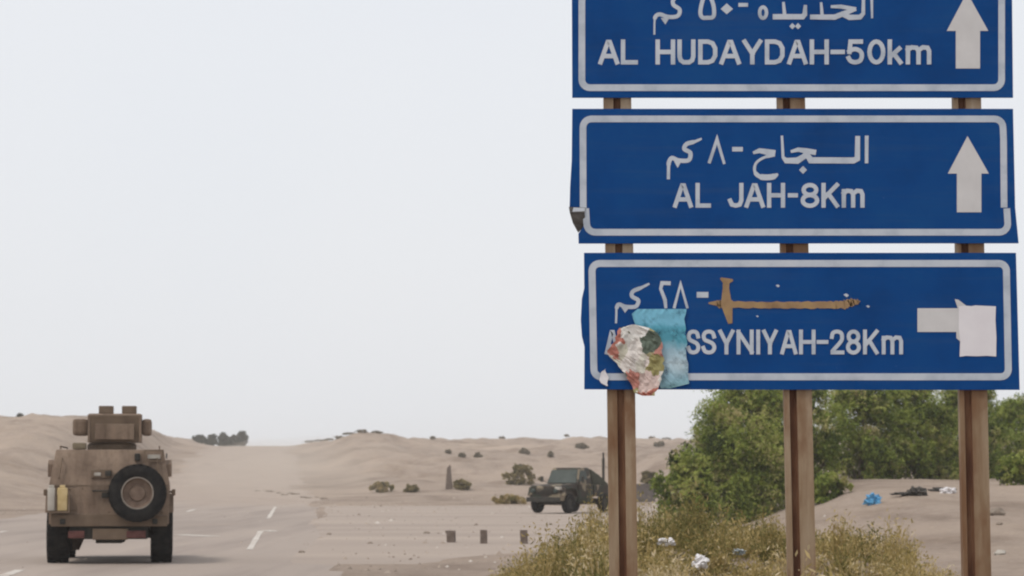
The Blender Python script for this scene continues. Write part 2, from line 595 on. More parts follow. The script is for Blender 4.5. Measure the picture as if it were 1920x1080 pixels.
def plate(name, outline, mat, parent, y_front=0.0, thick=0.016):
    """Flat sheet cut to a pixel outline, with folded-back edge depth."""
    pts = [sp(x, y) for x, y in outline]
    t = bmesh.new()
    a = [t.verts.new((p.x, y_front, p.z)) for p in pts]
    b = [t.verts.new((p.x, y_front + thick, p.z)) for p in pts]
    n = len(pts)
    t.faces.new(a); t.faces.new(b[::-1])
    for i in range(n): t.faces.new((a[i], b[i], b[(i + 1) % n], a[(i + 1) % n]))
    bmesh.ops.recalc_face_normals(t, faces=t.faces[:])
    me = bpy.data.meshes.new(name); t.to_mesh(me); t.free()
    return link(name, me, mat, parent)


_layer = [0]


class Flat:
    """Painted or stuck-on marks: ribbons and polygons just proud of the sheet."""
    def __init__(self, y=-0.002):
        self.v, self.f, self.y = [], [], y

    def _y(self):
        self.y -= 0.00012
        return self.y

    def poly(self, pts):
        y = self._y(); n0 = len(self.v)
        for p in pts:
            q = sp(*p); self.v.append((q.x, y, q.z))
        self.f.append(tuple(range(n0, n0 + len(pts))))

    def ribbon(self, pts, w, closed=False, cap=True):
        P = [Vector((p[0], p[1])) for p in pts]
        n = len(P)
        W = list(w) if isinstance(w, (list, tuple)) else [w] * n
        if not closed and cap:
            P[0] = P[0] + (P[0] - P[1]).normalized() * W[0] / 2
            P[-1] = P[-1] + (P[-1] - P[-2]).normalized() * W[-1] / 2
        L, Rr = [], []
        for i in range(n):
            if closed: a, b, c = P[i - 1], P[i], P[(i + 1) % n]
            else: a, b, c = P[max(i - 1, 0)], P[i], P[min(i + 1, n - 1)]
            d1 = (b - a).normalized() if (b - a).length > 1e-6 else (c - b).normalized()
            d2 = (c - b).normalized() if (c - b).length > 1e-6 else d1
            n1 = Vector((-d1.y, d1.x)); n2 = Vector((-d2.y, d2.x))
            m = n1 + n2
            if m.length < 0.35: m = n1
            m.normalize()
            k = 1.0 / max(0.45, m.dot(n1))
            L.append(b + m * W[i] / 2 * k); Rr.append(b - m * W[i] / 2 * k)
        y = self._y(); n0 = len(self.v)
        for i in range(n):
            for q2 in (L[i], Rr[i]):
                q = sp(q2.x, q2.y); self.v.append((q.x, y, q.z))
        for i in range(n if closed else n - 1):
            j = (i + 1) % n
            self.f.append((n0 + 2 * i, n0 + 2 * i + 1, n0 + 2 * j + 1, n0 + 2 * j))

    def flush(self, name):
        """Start the next separate letter."""
        if self.v:
            self.done = getattr(self, 'done', []) + [(name, self.v, self.f)]
            self.v, self.f = [], []

    def build_all(self, mat, parent, name='letter'):
        self.flush(name)
        for nm, v, f in self.done:
            self.v, self.f = v, f
            self.build(nm, mat, parent)

    def build(self, name, mat, parent):
        me = bpy.data.meshes.new(name)
        me.from_pydata(self.v, [], self.f)
        bm = bmesh.new(); bm.from_mesh(me)
        for fc in bm.faces:
            fc.normal_update()
            if fc.normal.y > 0: fc.normal_flip()
        bm.to_mesh(me); bm.free()
        return link(name, me, mat, parent)


def crom(pts, n=5, closed=False):
    """Catmull-Rom smoothing of a point list."""
    P = [Vector(p) for p in pts]; m = len(P); out = []
    for i in range(m if closed else m - 1):
        if closed: a, b, c, d = P[i - 1], P[i], P[(i + 1) % m], P[(i + 2) % m]
        else: a, b, c, d = P[max(i - 1, 0)], P[i], P[i + 1], P[min(i + 2, m - 1)]
        for k in range(n):
            t = k / n
            out.append(0.5 * ((2 * b) + (c - a) * t + (2 * a - 5 * b + 4 * c - d) * t * t + (3 * b - a - 3 * c + d) * t ** 3))
    if not closed: out.append(P[-1])
    return [tuple(p) for p in out]


def ell(cx, cy, rx, ry, n=20):
    return [(cx + rx * math.cos(2 * math.pi * k / n), cy + ry * math.sin(2 * math.pi * k / n)) for k in range(n)]


# stroke glyphs in a unit cell: (points, closed, smooth)
GLY = {
    'A': [([(0, 0), (0.44, 0.98), (0.56, 0.98), (1, 0)], 0, 0), ([(0.2, .30), (0.8, .30)], 0, 0)],
    'L': [([(0, 1), (0, 0), (1, 0)], 0, 0)],
    'H': [([(0, 0), (0, 1)], 0, 0), ([(1, 0), (1, 1)], 0, 0), ([(0, .5), (1, .5)], 0, 0)],
    'U': [([(0, 1), (0, .28), (.08, .1), (.3, 0), (.7, 0), (.92, .1), (1, .28), (1, 1)], 0, 0)],
    'D': [([(0, 0), (0, 1), (.52, 1), (.82, .92), (1, .68), (1, .32), (.82, .08), (.52, 0)], 1, 0)],
    'Y': [([(0, 1), (.5, .42)], 0, 0), ([(1, 1), (.5, .42), (.5, 0)], 0, 0)],
    '-': [([(0, .5), (1, .5)], 0, 0)],
    '5': [([(.92, 1), (.14, 1), (.06, .5)], 0, 0), ([(.06, .53), (.3, .62), (.62, .62), (.92, .5), (1, .3), (.86, .08), (.5, 0), (.15, .06), (0, .2)], 0, 1)],
    '0': [(ell(.5, .5, .5, .5), 1, 0)],
    '8': [(ell(.5, .25, .5, .26), 1, 0), (ell(.5, .76, .44, .24), 1, 0)],
    'k': [([(0, 0), (0, 1)], 0, 0), ([(.9, .66), (.05, .27)], 0, 0), ([(.38, .42), (1, 0)], 0, 0)],
    'K': [([(0, 0), (0, 1)], 0, 0), ([(1, 1), (.05, .36)], 0, 0), ([(.36, .58), (1, 0)], 0, 0)],
    'm': [([(0, 0), (0, .70)], 0, 0), ([(0, .60), (.18, .72), (.4, .70), (.5, .54), (.5, 0)], 0, 0), ([(.5, .58), (.7, .72), (.92, .70), (1, .54), (1, 0)], 0, 0)],
    'J': [([(1, 1), (1, .25), (.85, .05), (.5, 0), (.15, .05), (0, .24)], 0, 0)],
    'S': [([(.97, .76), (.84, .94), (.5, 1), (.16, .94), (.03, .77), (.16, .6), (.5, .52), (.85, .42), (1, .24), (.85, .06), (.5, 0), (.15, .06), (0, .22)], 0, 1)],
    'N': [([(0, 0), (0, 1)], 0, 0), ([(0, .97), (1, .03)], 0, 0), ([(1, 0), (1, 1)], 0, 0)],
    'I': [([(.5, 0), (.5, 1)], 0, 0)],
    '2': [([(0, .74), (.1, .93), (.48, 1), (.86, .93), (.97, .73), (.85, .52), (.12, .1)], 0, 1), ([(0.06, 0), (1, 0)], 0, 0)],
}


def latin(fl, cells, top, base, w):
    for ch, x0, x1 in cells:
        for pts, closed, sm in GLY[ch]:
            P = []
            for u, v in pts:
                P.append((x0 + w / 2 + u * max(x1 - x0 - w, 0.01), base - w / 2 - v * (base - top - w)))
            if sm: P = crom(P, 4, bool(closed))
            fl.ribbon(P, w, closed=bool(closed))
        fl.flush('letter')


def tr(ox, oy, k, pts): return [(ox + x / k, oy + y / k) for x, y in pts]


def rounded(x0, x1, y0, y1, r, xs=0.0):
    out = []
    for cx, cy, a0 in ((x1 - r, y0 + r, -90), (x1 + xs - r, y1 - r, 0), (x0 + xs + r, y1 - r, 90), (x0 + r, y0 + r, 180)):
        for k in range(6):
            a = R(a0 + 90 * k / 5)
            out.append((cx + r * math.cos(a), cy + r * math.sin(a)))
    return out


# board 1 (its top runs out of the picture)
b1 = plate('sign_board', [(1072, -70), (1897, -70), (1899.5, 183), (1073, 183)], M_BLUE, sign)
tag(b1, 'top blue board reading AL HUDAYDAH-50km')
fl = Flat(); fl.ribbon(rounded(1091, 1878, -52, 164.5, 15), 12.5, closed=True); fl.build('border_line', M_WHITE, b1)
fl = Flat()
latin(fl, [('A', 1122, 1161), ('L', 1164, 1196), ('H', 1229, 1266), ('U', 1270, 1304), ('D', 1309, 1345), ('A', 1349, 1389), ('Y', 1392, 1429),
           ('D', 1434, 1471), ('A', 1476, 1514), ('H', 1518, 1554), ('-', 1557, 1584), ('5', 1587, 1620), ('0', 1626, 1660), ('k', 1664, 1692), ('m', 1698, 1746)], 74, 121, 8.3)
fl.build_all(M_WHITE, b1)
fl = Flat()
K = lambda pts: tr(1200, 0, 8.0, pts)
fl.ribbon(crom(K([(215, 520), (218, 330), (235, 245), (300, 215), (400, 250), (510, 255), (580, 225), (592, 140), (500, 70), (510, -20), (640, -90), (760, -130)]), 4), [3.5] * 6 + [7.5] * 39, cap=False)
fl.poly(K([(310, 270), (440, 270), (380, 370)]))
fl.flush('arabic_letter')
fl.ribbon(crom(K([(1000, -140), (930, 40), (905, 190), (935, 262), (1010, 268), (1090, 258), (1112, 190), (1090, 40)]), 4, True), 7.6, closed=True)
fl.flush('arabic_letter')
fl.poly(K([(1300, 50), (1395, 135), (1300, 215), (1210, 135)]))
fl.flush('arabic_letter')
fl.poly(K([(1475, 45), (1620, 45), (1620, 102), (1475, 102)]))
fl.flush('arabic_letter')
K = lambda pts: tr(1410, 0, 8.0, pts)
fl.ribbon(ell(*K([(165, 190)])[0], 6.4, 10.4), 6.6, closed=True)
fl.flush('arabic_letter')
fl.ribbon(K([(310, 252), (760, 252), (792, 215), (800, 75)]), [10, 10, 9, 6], cap=False)
fl.ribbon(K([(470, 30), (490, 240)]), [5, 7], cap=False)
fl.flush('arabic_letter')
for dx in (605, 690):
    fl.poly(K([(dx, 345), (dx + 46, 395), (dx, 440), (dx - 46, 395)])); fl.flush('letter_dot')
fl.ribbon(K([(870, 256), (1240, 258), (1370, 205), (1560, 135)]), [9, 10, 9.5, 7], cap=False)
fl.ribbon(K([(1035, 35), (1052, 240)]), [4.5, 6.5], cap=False)
fl.ribbon(K([(1180, 100), (1330, 100), (1560, 140)]), [5, 7.5, 7.5], cap=False)
fl.ribbon(K([(1330, 200), (1460, 262), (1620, 258), (1668, 205), (1672, -150)]), [9, 10, 9, 7, 5.5], cap=False)
fl.flush('arabic_letter')
fl.ribbon(K([(1800, 275), (1792, -150)]), [4, 5.5], cap=False)
fl.build_all(M_WHITE, b1, 'arabic_letter')
fl = Flat(); fl.poly([(1813, -14), (1853, 58), (1837.5, 58), (1837.5, 128.5), (1792, 128.5), (1792, 58), (1775, 58)]); fl.build('arrow', M_ARROW, b1)

# board 2: upper sheet, and a lower strip that sits a little to the right
b2 = plate('sign_board', [(1073, 204), (1899.5, 204), (1903.5, 389), (1910, 456), (1085, 456.5), (1084.5, 438), (1098, 418), (1099, 393), (1068, 390), (1069, 350), (1072, 300)], M_BLUE, sign)
tag(b2, 'middle blue board reading AL JAH-8Km with a dented lower corner')
fl = Flat(); fl.ribbon([(1093.5, 386), (1093, 240)] + [(p[0], p[1]) for p in rounded(1093, 1880.5, 223, 500, 16)[18:24]] + [(p[0], p[1]) for p in rounded(1093, 1880.5, 223, 500, 16)[0:6]] + [(1881.5, 260), (1882.5, 383)], 12.5)
fl.build('border_line', M_WHITE, b2)
fl = Flat(); fl.ribbon([(1098.5, 397)] + [p for p in rounded(1100, 1889.5, 200, 435.5, 16)[12:18][::-1]] + [p for p in rounded(1100, 1889.5, 200, 435.5, 16)[6:12][::-1]] + [(1888, 397)], 12.5)
fl.build('border_line', M_WHITE, b2)
# crumpled corner: a torn tongue of sheet bent out of plane
t = bmesh.new()
def V(x, y, d): p = sp(x, y); return t.verts.new((p.x, d, p.z))
c0 = V(1066.5, 388, -0.010); c1 = V(1098, 389.5, -0.006); c2 = V(1096, 399, -0.012); c3 = V(1068, 399, -0.028)
d0 = V(1098, 422, 0.012); d1 = V(1084, 436, 0.010); d2 = V(1074, 418, 0.004)
t.faces.new((c0, c1, c2, c3)); t.faces.new((c3, c2, d0)); t.faces.new((c3, d0, d2)); t.faces.new((d2, d0, d1))
bmesh.ops.solidify(t, geom=t.faces[:], thickness=0.003)
me = bpy.data.meshes.new('bent_corner'); t.to_mesh(me); t.free()
tag(link('bent_corner', me, M_EDGE, b2), 'torn and bent bare steel corner')
fl = Flat(-0.035); fl.poly([(1075, 390), (1097, 391), (1096, 397), (1073, 398)]); fl.build('bent_border_line', M_WHITE, b2)
fl = Flat()
latin(fl, [('A', 1262, 1299), ('L', 1304, 1333), ('J', 1365, 1394), ('A', 1396, 1434), ('H', 1438, 1472), ('-', 1477, 1496), ('8', 1501, 1536), ('K', 1540, 1573), ('m', 1578, 1621)], 343, 389.5, 8.0)
fl.build_all(M_WHITE, b2)
fl = Flat()
K = lambda pts: tr(1240, 230, 8.0, pts)
fl.ribbon(crom(K([(105, 850), (108, 680), (115, 590), (160, 530), (250, 565), (370, 572), (425, 545), (432, 450), (345, 395), (380, 320), (500, 285), (605, 240)]), 4), [6] * 6 + [8] * 34 + [6, 5, 5, 4, 4], cap=False)
fl.poly(K([(190, 580), (300, 580), (245, 680)]))
fl.flush('arabic_letter')
fl.ribbon(K([(715, 610), (835, 250), (945, 620)]), [6, 9, 5], cap=False)
fl.flush('arabic_letter')
fl.poly(K([(1062, 365), (1222, 365), (1222, 432), (1062, 432)]))
fl.flush('arabic_letter')
K = lambda pts: tr(1400, 230, 8.0, pts)
fl.ribbon(K([(95, 455), (190, 420), (300, 440), (428, 458)]), [5, 9, 11, 11.5], cap=False)
fl.ribbon(crom(K([(420, 480), (280, 515), (160, 585), (118, 670), (135, 760), (220, 815), (380, 815), (470, 770)]), 4), [7] * 4 + [5] * 4 + [5] * 4 + [5.5] * 4 + [8] * 4 + [11] * 6 + [8, 6, 3], cap=False)
fl.flush('arabic_letter')
fl.ribbon(K([(528, 195), (545, 520), (590, 570), (760, 570), (870, 500), (900, 420)]), [4.5, 5.5, 10, 12, 10, 8], cap=False)
fl.ribbon(K([(660, 435), (770, 405), (900, 425), (1040, 448)]), [5, 8, 10, 10], cap=False)
fl.ribbon(K([(880, 440), (960, 565), (1600, 568), (1660, 540), (1665, 200)]), [9, 11.5, 11.5, 10, 9], cap=False)
fl.flush('arabic_letter')
fl.ribbon(K([(1800, 195), (1797, 610)]), [7, 6.5], cap=False)
fl.flush('arabic_letter')
fl.poly(K([(845, 650), (905, 710), (845, 770), (785, 710)]))
fl.build_all(M_WHITE, b2, 'arabic_letter')
fl = Flat(); fl.poly([(1814, 255), (1854, 325.5), (1840, 325.5), (1840, 398), (1794, 398), (1794, 325.5), (1777, 325.5)]); fl.build('arrow', M_ARROW, b2)

# board 3
b3 = plate('sign_board', [(1095, 474), (1905, 474), (1912, 731), (1095.5, 730), (1096, 650), (1091, 630), (1089, 600), (1091, 560), (1095.5, 540)], M_BLUE, sign)
tag(b3, 'bottom blue board with a torn poster and brown overpainting')
fl = Flat(); fl.ribbon(rounded(1110, 1887, 494, 706.5, 14, 3.5), 13, closed=True); fl.build('border_line', M_WHITE, b3)
fl = Flat()
latin(fl, [('A', 1134, 1162), ('L', 1166, 1188), ('H', 1204, 1234), ('U', 1240, 1266), ('S', 1287, 1313), ('S', 1315, 1343), ('Y', 1347, 1377), ('N', 1381, 1413), ('I', 1417, 1426), ('Y', 1429, 1458),
           ('A', 1463, 1495), ('H', 1498, 1529), ('-', 1531, 1553), ('2', 1556, 1583), ('8', 1586, 1614), ('K', 1618, 1647), ('m', 1653, 1693)], 618, 664.5, 7.3)
fl.build_all(M_WHITE, b3)
fl = Flat()
K = lambda pts: tr(1130, 510, 8.0, pts)
fl.ribbon(crom(K([(200, 770), (205, 640), (210, 540), (245, 485), (340, 520), (480, 522), (525, 480), (530, 420), (440, 365), (455, 290), (580, 235), (700, 175)]), 4), [4] * 8 + [7.5] * 32 + [6, 5, 5, 4, 4], cap=False)
fl.poly(K([(280, 530), (400, 530), (335, 615)]))
fl.flush('arabic_letter')
fl.ribbon(K([(1020, 170), (890, 165), (870, 250), (935, 420), (948, 545)]), [7.5, 7, 6, 7, 5.5], cap=False)
fl.flush('arabic_letter')
fl.ribbon(K([(1070, 545), (1168, 180), (1272, 545)]), [5.5, 7, 5], cap=False)
fl.flush('arabic_letter')
fl.poly(K([(1410, 300), (1585, 300), (1585, 385), (1410, 385)]))
fl.flush('arabic_letter')
K = lambda pts: tr(1330, 510, 6.0, pts)
for cx, cy, rr in ((770, 158, 18), (1540, 265, 24), (1785, 390, 17), (540, 500, 12)):
    fl.poly(K([(cx - rr * 1.4, cy - rr * .4), (cx, cy - rr), (cx + rr * 1.3, cy - rr * .1), (cx + rr * .2, cy + rr * .8)])); fl.flush('paint_fleck')
fl.build_all(M_WHITE, b3, 'arabic_letter')
fl = Flat(-0.004)
fl.ribbon(K([(-10, 350), (100, 352)]), [3, 11], cap=False)
rag = random.Random(8)
bp = crom(K([(90, 355), (230, 365), (800, 372), (1300, 372), (1500, 368), (1600, 345), (1690, 335)]), 14)
fl.ribbon([(x + rag.uniform(-.4, .4), y + rag.uniform(-.9, .9)) for x, y in bp], [np.interp(k, [0, 14, 42, 62, 76, len(bp) - 1], [11, 12.5, 13, 13.5, 10, 3]) * rag.uniform(0.86, 1.08) for k in range(len(bp))], cap=False)
vp = crom(K([(196, 70), (188, 130), (186, 200), (190, 340)]), 5)
fl.ribbon(vp, [20, 24, 25, 21, 15, 12, 12, 13, 12, 12, 13, 14, 16, 17, 19, 20][:len(vp)], cap=False)
fl.ribbon(K([(190, 330), (215, 470), (235, 580)]), [24, 15, 8], cap=False)
fl.build('brown_overpainting', M_RUSTPAINT, b3)
fl = Flat(-0.003)
fl.poly([(1720, 578), (1798, 578), (1798, 622.5), (1720, 622.5)])
fl.poly([(1790, 561), (1797, 562), (1815, 576), (1797, 582)])
fl.poly([(1793, 622), (1800, 622), (1800, 640), (1793, 634)])
fl.build('arrow', M_ARROW, b3)
fl = Flat(-0.005); fl.poly([(1797.5, 574.5), (1808, 573), (1821, 574), (1829, 572.6), (1848, 573.6), (1867, 574.4), (1866.2, 600), (1868, 633), (1867.5, 668.5), (1850, 667.2), (1832, 668), (1811, 667.3), (1799, 669), (1800, 640), (1797, 615)])
tag(fl.build('white_patch', M_PATCH, b3), 'white patch stuck over the arrow head')
# stiffening rails behind each board
for yy in (-40, 150, 236, 424, 506, 700):
    p0, p1 = sp(1098, yy), sp(1886, yy)
    mb = MB(); mb.box(p0.x, p1.x, 0.017, 0.0195, p0.z - 0.02, p0.z + 0.02); mb.build('rail', M_EDGE, sign)


# torn posters stuck on the bottom board
def sheet(name, outline, mat, depth, amp, seed, n=16):
    """Crumpled paper: outline in frame pixels, filled by a displaced grid."""
    xs = [p[0] for p in outline]; ys = [p[1] for p in outline]
    x0, x1, y0, y1 = min(xs), max(xs), min(ys), max(ys)
    def inside(x, y):
        c = False; j = len(outline) - 1
        for i in range(len(outline)):
            xi, yi = outline[i]; xj, yj = outline[j]
            if (yi > y) != (yj > y) and x < (xj - xi) * (y - yi) / (yj - yi) + xi: c = not c
            j = i
        return c
    # scan lines between left and right crossings give clean edges
    rows = []
    for j in range(n + 1):
        y = y0 + (y1 - y0) * (0.004 + 0.992 * j / n)
        cr = []
        for i in range(len(outline)):
            (xa, ya), (xb, yb) = outline[i], outline[(i + 1) % len(outline)]
            if (ya > y) != (yb > y): cr.append(xa + (xb - xa) * (y - ya) / (yb - ya))
        cr.sort()
        jr = random.Random(int(seed * 100) + j)
        rows.append((y, cr[0] + jr.uniform(-2.2, 2.2), cr[-1] + jr.uniform(-2.2, 2.2)))
    v, f = [], []
    root = sp((x0 + x1) / 2, (y0 + y1) / 2)
    for (y, a, b) in rows:
        for k in range(n + 1):
            x = a + (b - a) * k / n
            q = sp(x, y)
            h = amp * (0.5 + 0.5 * mnoise.noise(Vector((x * 0.035 + seed, y * 0.035, seed)))) + amp * 0.7 * abs(mnoise.noise(Vector((x * 0.09, y * 0.09 + seed, 2.0))))
            v.append((q.x - root.x, -depth - h, q.z - root.z))
    m = n + 1
    for j in range(n):
        for k in range(n):
            f.append((j * m + k, (j + 1) * m + k, (j + 1) * m + k + 1, j * m + k + 1))
    me = bpy.data.meshes.new(name)
    me.from_pydata(v, [], f)
    bm = bmesh.new(); bm.from_mesh(me)
    bmesh.ops.solidify(bm, geom=bm.faces[:], thickness=0.0008)
    bm.to_mesh(me); bm.free()
    return link(name, me, mat, None, loc=SIGN_ORIGIN + root)


def mat_film():
    m, nt, b = mat_base('pale_blue_poster', 0.45, 0.4)
    n = nnode(nt, 6.5, 5, 0.6)
    tc = nt.nodes.new('ShaderNodeTexCoord'); sx = nt.nodes.new('ShaderNodeSeparateXYZ')
    nt.links.new(tc.outputs['Generated'], sx.inputs[0])
    addn = nt.nodes.new('ShaderNodeMath'); addn.operation = 'MULTIPLY_ADD'; addn.inputs[1].default_value = 0.35
    nt.links.new(n.outputs['Fac'], addn.inputs[0]); nt.links.new(sx.outputs['Z'], addn.inputs[2])
    c = ramp(nt, addn.outputs[0], [(0.15, (0.20, 0.40, 0.44)), (0.30, (0.30, 0.50, 0.60)), (0.5, (0.46, 0.58, 0.64)), (0.66, (0.34, 0.52, 0.62)), (0.78, (0.08, 0.32, 0.42)), (0.95, (0.09, 0.36, 0.48)), (1.0, (0.18, 0.48, 0.64))]).outputs['Color']  # whitish middle stops are highlights painted into the film colour
    nt.links.new(c, b.inputs['Base Color'])
    al = nnode(nt, 14, 5, 0.6)
    nt.links.new(ramp(nt, al.outputs['Fac'], [(0.34, (0.35, 0.35, 0.35)), (0.5, (0.92, 0.92, 0.92))]).outputs['Color'], b.inputs['Alpha'])
    return m


def mat_collage():
    m, nt, b = mat_base('torn_printed_paper', 0.6, 0.3)
    v = nt.nodes.new('ShaderNodeTexVoronoi'); v.inputs['Scale'].default_value = 9.0
    tc = nt.nodes.new('ShaderNodeTexCoord')
    dn = nnode(nt, 9, 4)
    mx = mixc(nt, 0.16, tc.outputs['Object'], dn.outputs['Color'], 'ADD')
    nt.links.new(mx, v.inputs['Vector'])
    sp_ = nt.nodes.new('ShaderNodeSeparateColor'); nt.links.new(v.outputs['Color'], sp_.inputs[0])
    c = ramp(nt, sp_.outputs[0], [(0.0, (0.66, 0.64, 0.58)), (0.18, (0.30, 0.27, 0.11)), (0.34, (0.68, 0.66, 0.62)), (0.52, (0.42, 0.13, 0.09)), (0.62, (0.66, 0.62, 0.58)), (0.80, (0.09, 0.12, 0.09)), (0.86, (0.50, 0.42, 0.20)), (1.0, (0.72, 0.70, 0.67))])
    c.color_ramp.interpolation = 'EASE'
    n2 = nnode(nt, 30, 4)
    c2 = mixc(nt, 0.5, c.outputs['Color'], ramp(nt, n2.outputs['Fac'], [(0.3, (0.6, 0.6, 0.6)), (0.6, (1.05, 1.05, 1.05))]).outputs['Color'], 'MULTIPLY')
    nt.links.new(c2, b.inputs['Base Color'])
    bump(nt, b, n2.outputs['Fac'], 0.4, 0.01)
    return m


film = sheet('poster', [(1181, 583), (1200, 579), (1286, 579), (1284, 610), (1287, 640), (1291, 727), (1240, 729), (1218, 700), (1205, 640)], mat_film(), 0.007, 0.012, 4.2)
tag(film, 'pale blue torn poster stuck on the bottom board of the road sign', 'poster')
coll = sheet('poster', [(1134, 662), (1152, 640), (1160, 614), (1188, 609), (1218, 616), (1240, 632), (1244, 690), (1236, 720), (1226, 743), (1188, 742), (1181, 716), (1150, 676)], mat_collage(), 0.026, 0.035, 9.7, 22)
tag(coll, 'crumpled torn paper poster in red, olive and white hanging off the bottom board', 'poster')
scrap = sheet('paper_scrap', [(1125, 700), (1135, 692), (1142, 708), (1138, 724), (1126, 722)], M_PATCH, 0.006, 0.012, 2.2, 6)
tag(scrap, 'small white paper scrap on the lower corner of the bottom board', 'paper')

# ------------------------------------------------------------------ armoured vehicle
M_ARM = mat_noise('dusty_brown_armour', [(0.3, (0.142, 0.100, 0.072)), (0.5, (0.190, 0.136, 0.099)), (0.72, (0.245, 0.182, 0.134))], scale=1.8, rough=0.75, spec=0.25, bumpv=0.08, bscale=30, bdist=0.004)
_nt = M_ARM.node_tree; _b = _nt.nodes['Principled BSDF']
_src = _b.inputs['Base Color'].links[0].from_socket
_st = nnode(_nt, 3.2, 5, 0.65, stretch=(1.6, 1.0, 0.16)); _sp = nnode(_nt, 16, 4, 0.7)
_c = mixc(_nt, 0.8, _src, ramp(_nt, _st.outputs['Fac'], [(0.34, (0.66, 0.63, 0.60)), (0.5, (1, 1, 1)), (0.72, (1.22, 1.20, 1.16))]).outputs['Color'], 'MULTIPLY')
_c = mixc(_nt, 0.6, _c, ramp(_nt, _sp.outputs['Fac'], [(0.34, (0.70, 0.68, 0.66)), (0.5, (1, 1, 1))]).outputs['Color'], 'MULTIPLY')
_nt.links.new(_c, _b.inputs['Base Color'])
M_ARMD = mat_noise('worn_brown_armour', [(0.3, (0.110, 0.076, 0.052)), (0.7, (0.172, 0.124, 0.085))], scale=3, rough=0.75)
M_TYRE = mat_noise('dusty_tyre_rubber', [(0.35, (0.007, 0.007, 0.008)), (0.7, (0.026, 0.024, 0.022))], scale=6, rough=0.9, spec=0.15, bumpv=0.2, bscale=25)
M_RIM = mat_noise('rusty_brown_rim', [(0.3, (0.10, 0.065, 0.048)), (0.7, (0.19, 0.135, 0.10))], scale=8, rough=0.7)
M_UNDER = mat_noise('dark_chassis', [(0.3, (0.02, 0.02, 0.018)), (0.7, (0.055, 0.05, 0.042))], scale=5, rough=0.85)
M_RED = mat_noise('red_lamp_lens', [(0.3, (0.085, 0.028, 0.024)), (0.7, (0.15, 0.055, 0.046))], scale=9, rough=0.4)
M_CAN = mat_noise('tan_can', [(0.3, (0.42, 0.31, 0.14)), (0.7, (0.56, 0.44, 0.24))], scale=6, rough=0.6)
M_CAN2 = mat_noise('khaki_canvas', [(0.3, (0.13, 0.105, 0.07)), (0.7, (0.21, 0.17, 0.115))], scale=7, rough=0.95, bumpv=0.4)
M_GLASS = mat_noise('dark_vehicle_glass', [(0.3, (0.015, 0.02, 0.022)), (0.7, (0.04, 0.05, 0.052))], scale=2, rough=0.12, spec=0.6)
M_STUB2 = mat_noise('pale_rim_edge', [(0.3, (0.17, 0.145, 0.12)), (0.7, (0.28, 0.245, 0.21))], scale=6, rough=0.8)  # paler tone for the ring round the spare rim
M_PALE = mat_noise('pale_grey_panel', [(0.3, (0.34, 0.31, 0.27)), (0.7, (0.44, 0.41, 0.36))], scale=5, rough=0.7)


def wheel(name, r, w, parent, loc, side, rim_mat, rz=0.0, tread=True, axis_y=False, n=36):
    root = empty(name, loc)
    root.parent = parent
    if axis_y: root.rotation_euler = (0, 0, math.pi / 2)
    elif side < 0: root.rotation_euler = (0, 0, math.pi)
    h = w / 2
    mb = MB()
    mb.lathe([(r * 0.56, -h * 0.8), (r * 0.72, -h), (r * 0.92, -h * 0.98), (r * 0.99, -h * 0.78), (r, -h * 0.3), (r, h * 0.3), (r * 0.99, h * 0.78), (r * 0.92, h * 0.98), (r * 0.72, h), (r * 0.56, h * 0.8)], n, close=True)
    if tread:
        for k in range(26):
            a = 2 * math.pi * k / 26
            for s in (-1, 1):
                M = Matrix.Rotation(a + (0.12 if s > 0 else 0), 4, 'X')
                mb.box(s * h * 0.2 if s > 0 else -h * 0.95, h * 0.95 if s > 0 else -h * 0.2, -r * 0.055, r * 0.055, r * 0.97, r * 1.02, M=M)
    mb.build('tyre', M_TYRE, root, sm=True)
    mb = MB()
    mb.lathe([(r * 0.57, -h * 0.7), (r * 0.57, h * 0.72), (r * 0.52, h * 0.74), (r * 0.47, h * 0.45), (r * 0.30, h * 0.35), (r * 0.26, h * 0.55), (r * 0.1, h * 0.6)], n)
    for k in range(8):
        a = 2 * math.pi * k / 8
        mb.box(h * 0.34, h * 0.46, r * 0.38 * math.cos(a) - r * 0.03, r * 0.38 * math.cos(a) + r * 0.03, r * 0.38 * math.sin(a) - r * 0.03, r * 0.38 * math.sin(a) + r * 0.03)
    mb.build('rim', rim_mat, root, sm=True)
    return root


AV_Y = 51.6
av_x = px(206, 1050, AV_Y).x
av = empty('armoured_vehicle', (av_x, AV_Y, terr(av_x, AV_Y) + 0.008), 0.122)
tag(av, 'brown armoured military vehicle with roof turret and spare wheel driving away', 'vehicle')
YR = -0.95      # rear face
mb = MB()
# lower hull and upper hull with sloped rear plate
mb.prism([(-1.11, 0.74), (1.11, 0.74), (1.115, 1.46), (-1.115, 1.46)], YR, 2.65, 'y', 0.02)
mb.hexa([(-1.115, YR + 0.0, 1.463), (1.115, YR + 0.0, 1.463), (1.115, 2.62, 1.463), (-1.115, 2.62, 1.463)],
        [(-1.0, YR + 0.22, 2.13), (1.0, YR + 0.22, 2.13), (0.96, 2.2, 2.13), (-0.96, 2.2, 2.13)], 0.025)
mb.hexa([(-0.95, 2.66, 0.80), (0.95, 2.66, 0.80), (0.86, 4.15, 0.86), (-0.86, 4.15, 0.86)],
        [(-0.98, 2.66, 1.46), (0.98, 2.66, 1.46), (0.86, 4.1, 1.34), (-0.86, 4.1, 1.34)], 0.03)
hull = mb.build('hull', M_ARM, av, sm=True)
mb = MB(); mb.hexa([(-0.60, YR - 0.012, 0.80), (0.42, YR - 0.012, 0.80), (0.42, YR + 0.03, 0.80), (-0.60, YR + 0.03, 0.80)],
                   [(-0.60, YR - 0.012, 1.44), (0.42, YR - 0.012, 1.44), (0.42, YR + 0.03, 1.44), (-0.60, YR + 0.03, 1.44)], 0.008)
rd = mb.build('rear_door', M_ARM, av)
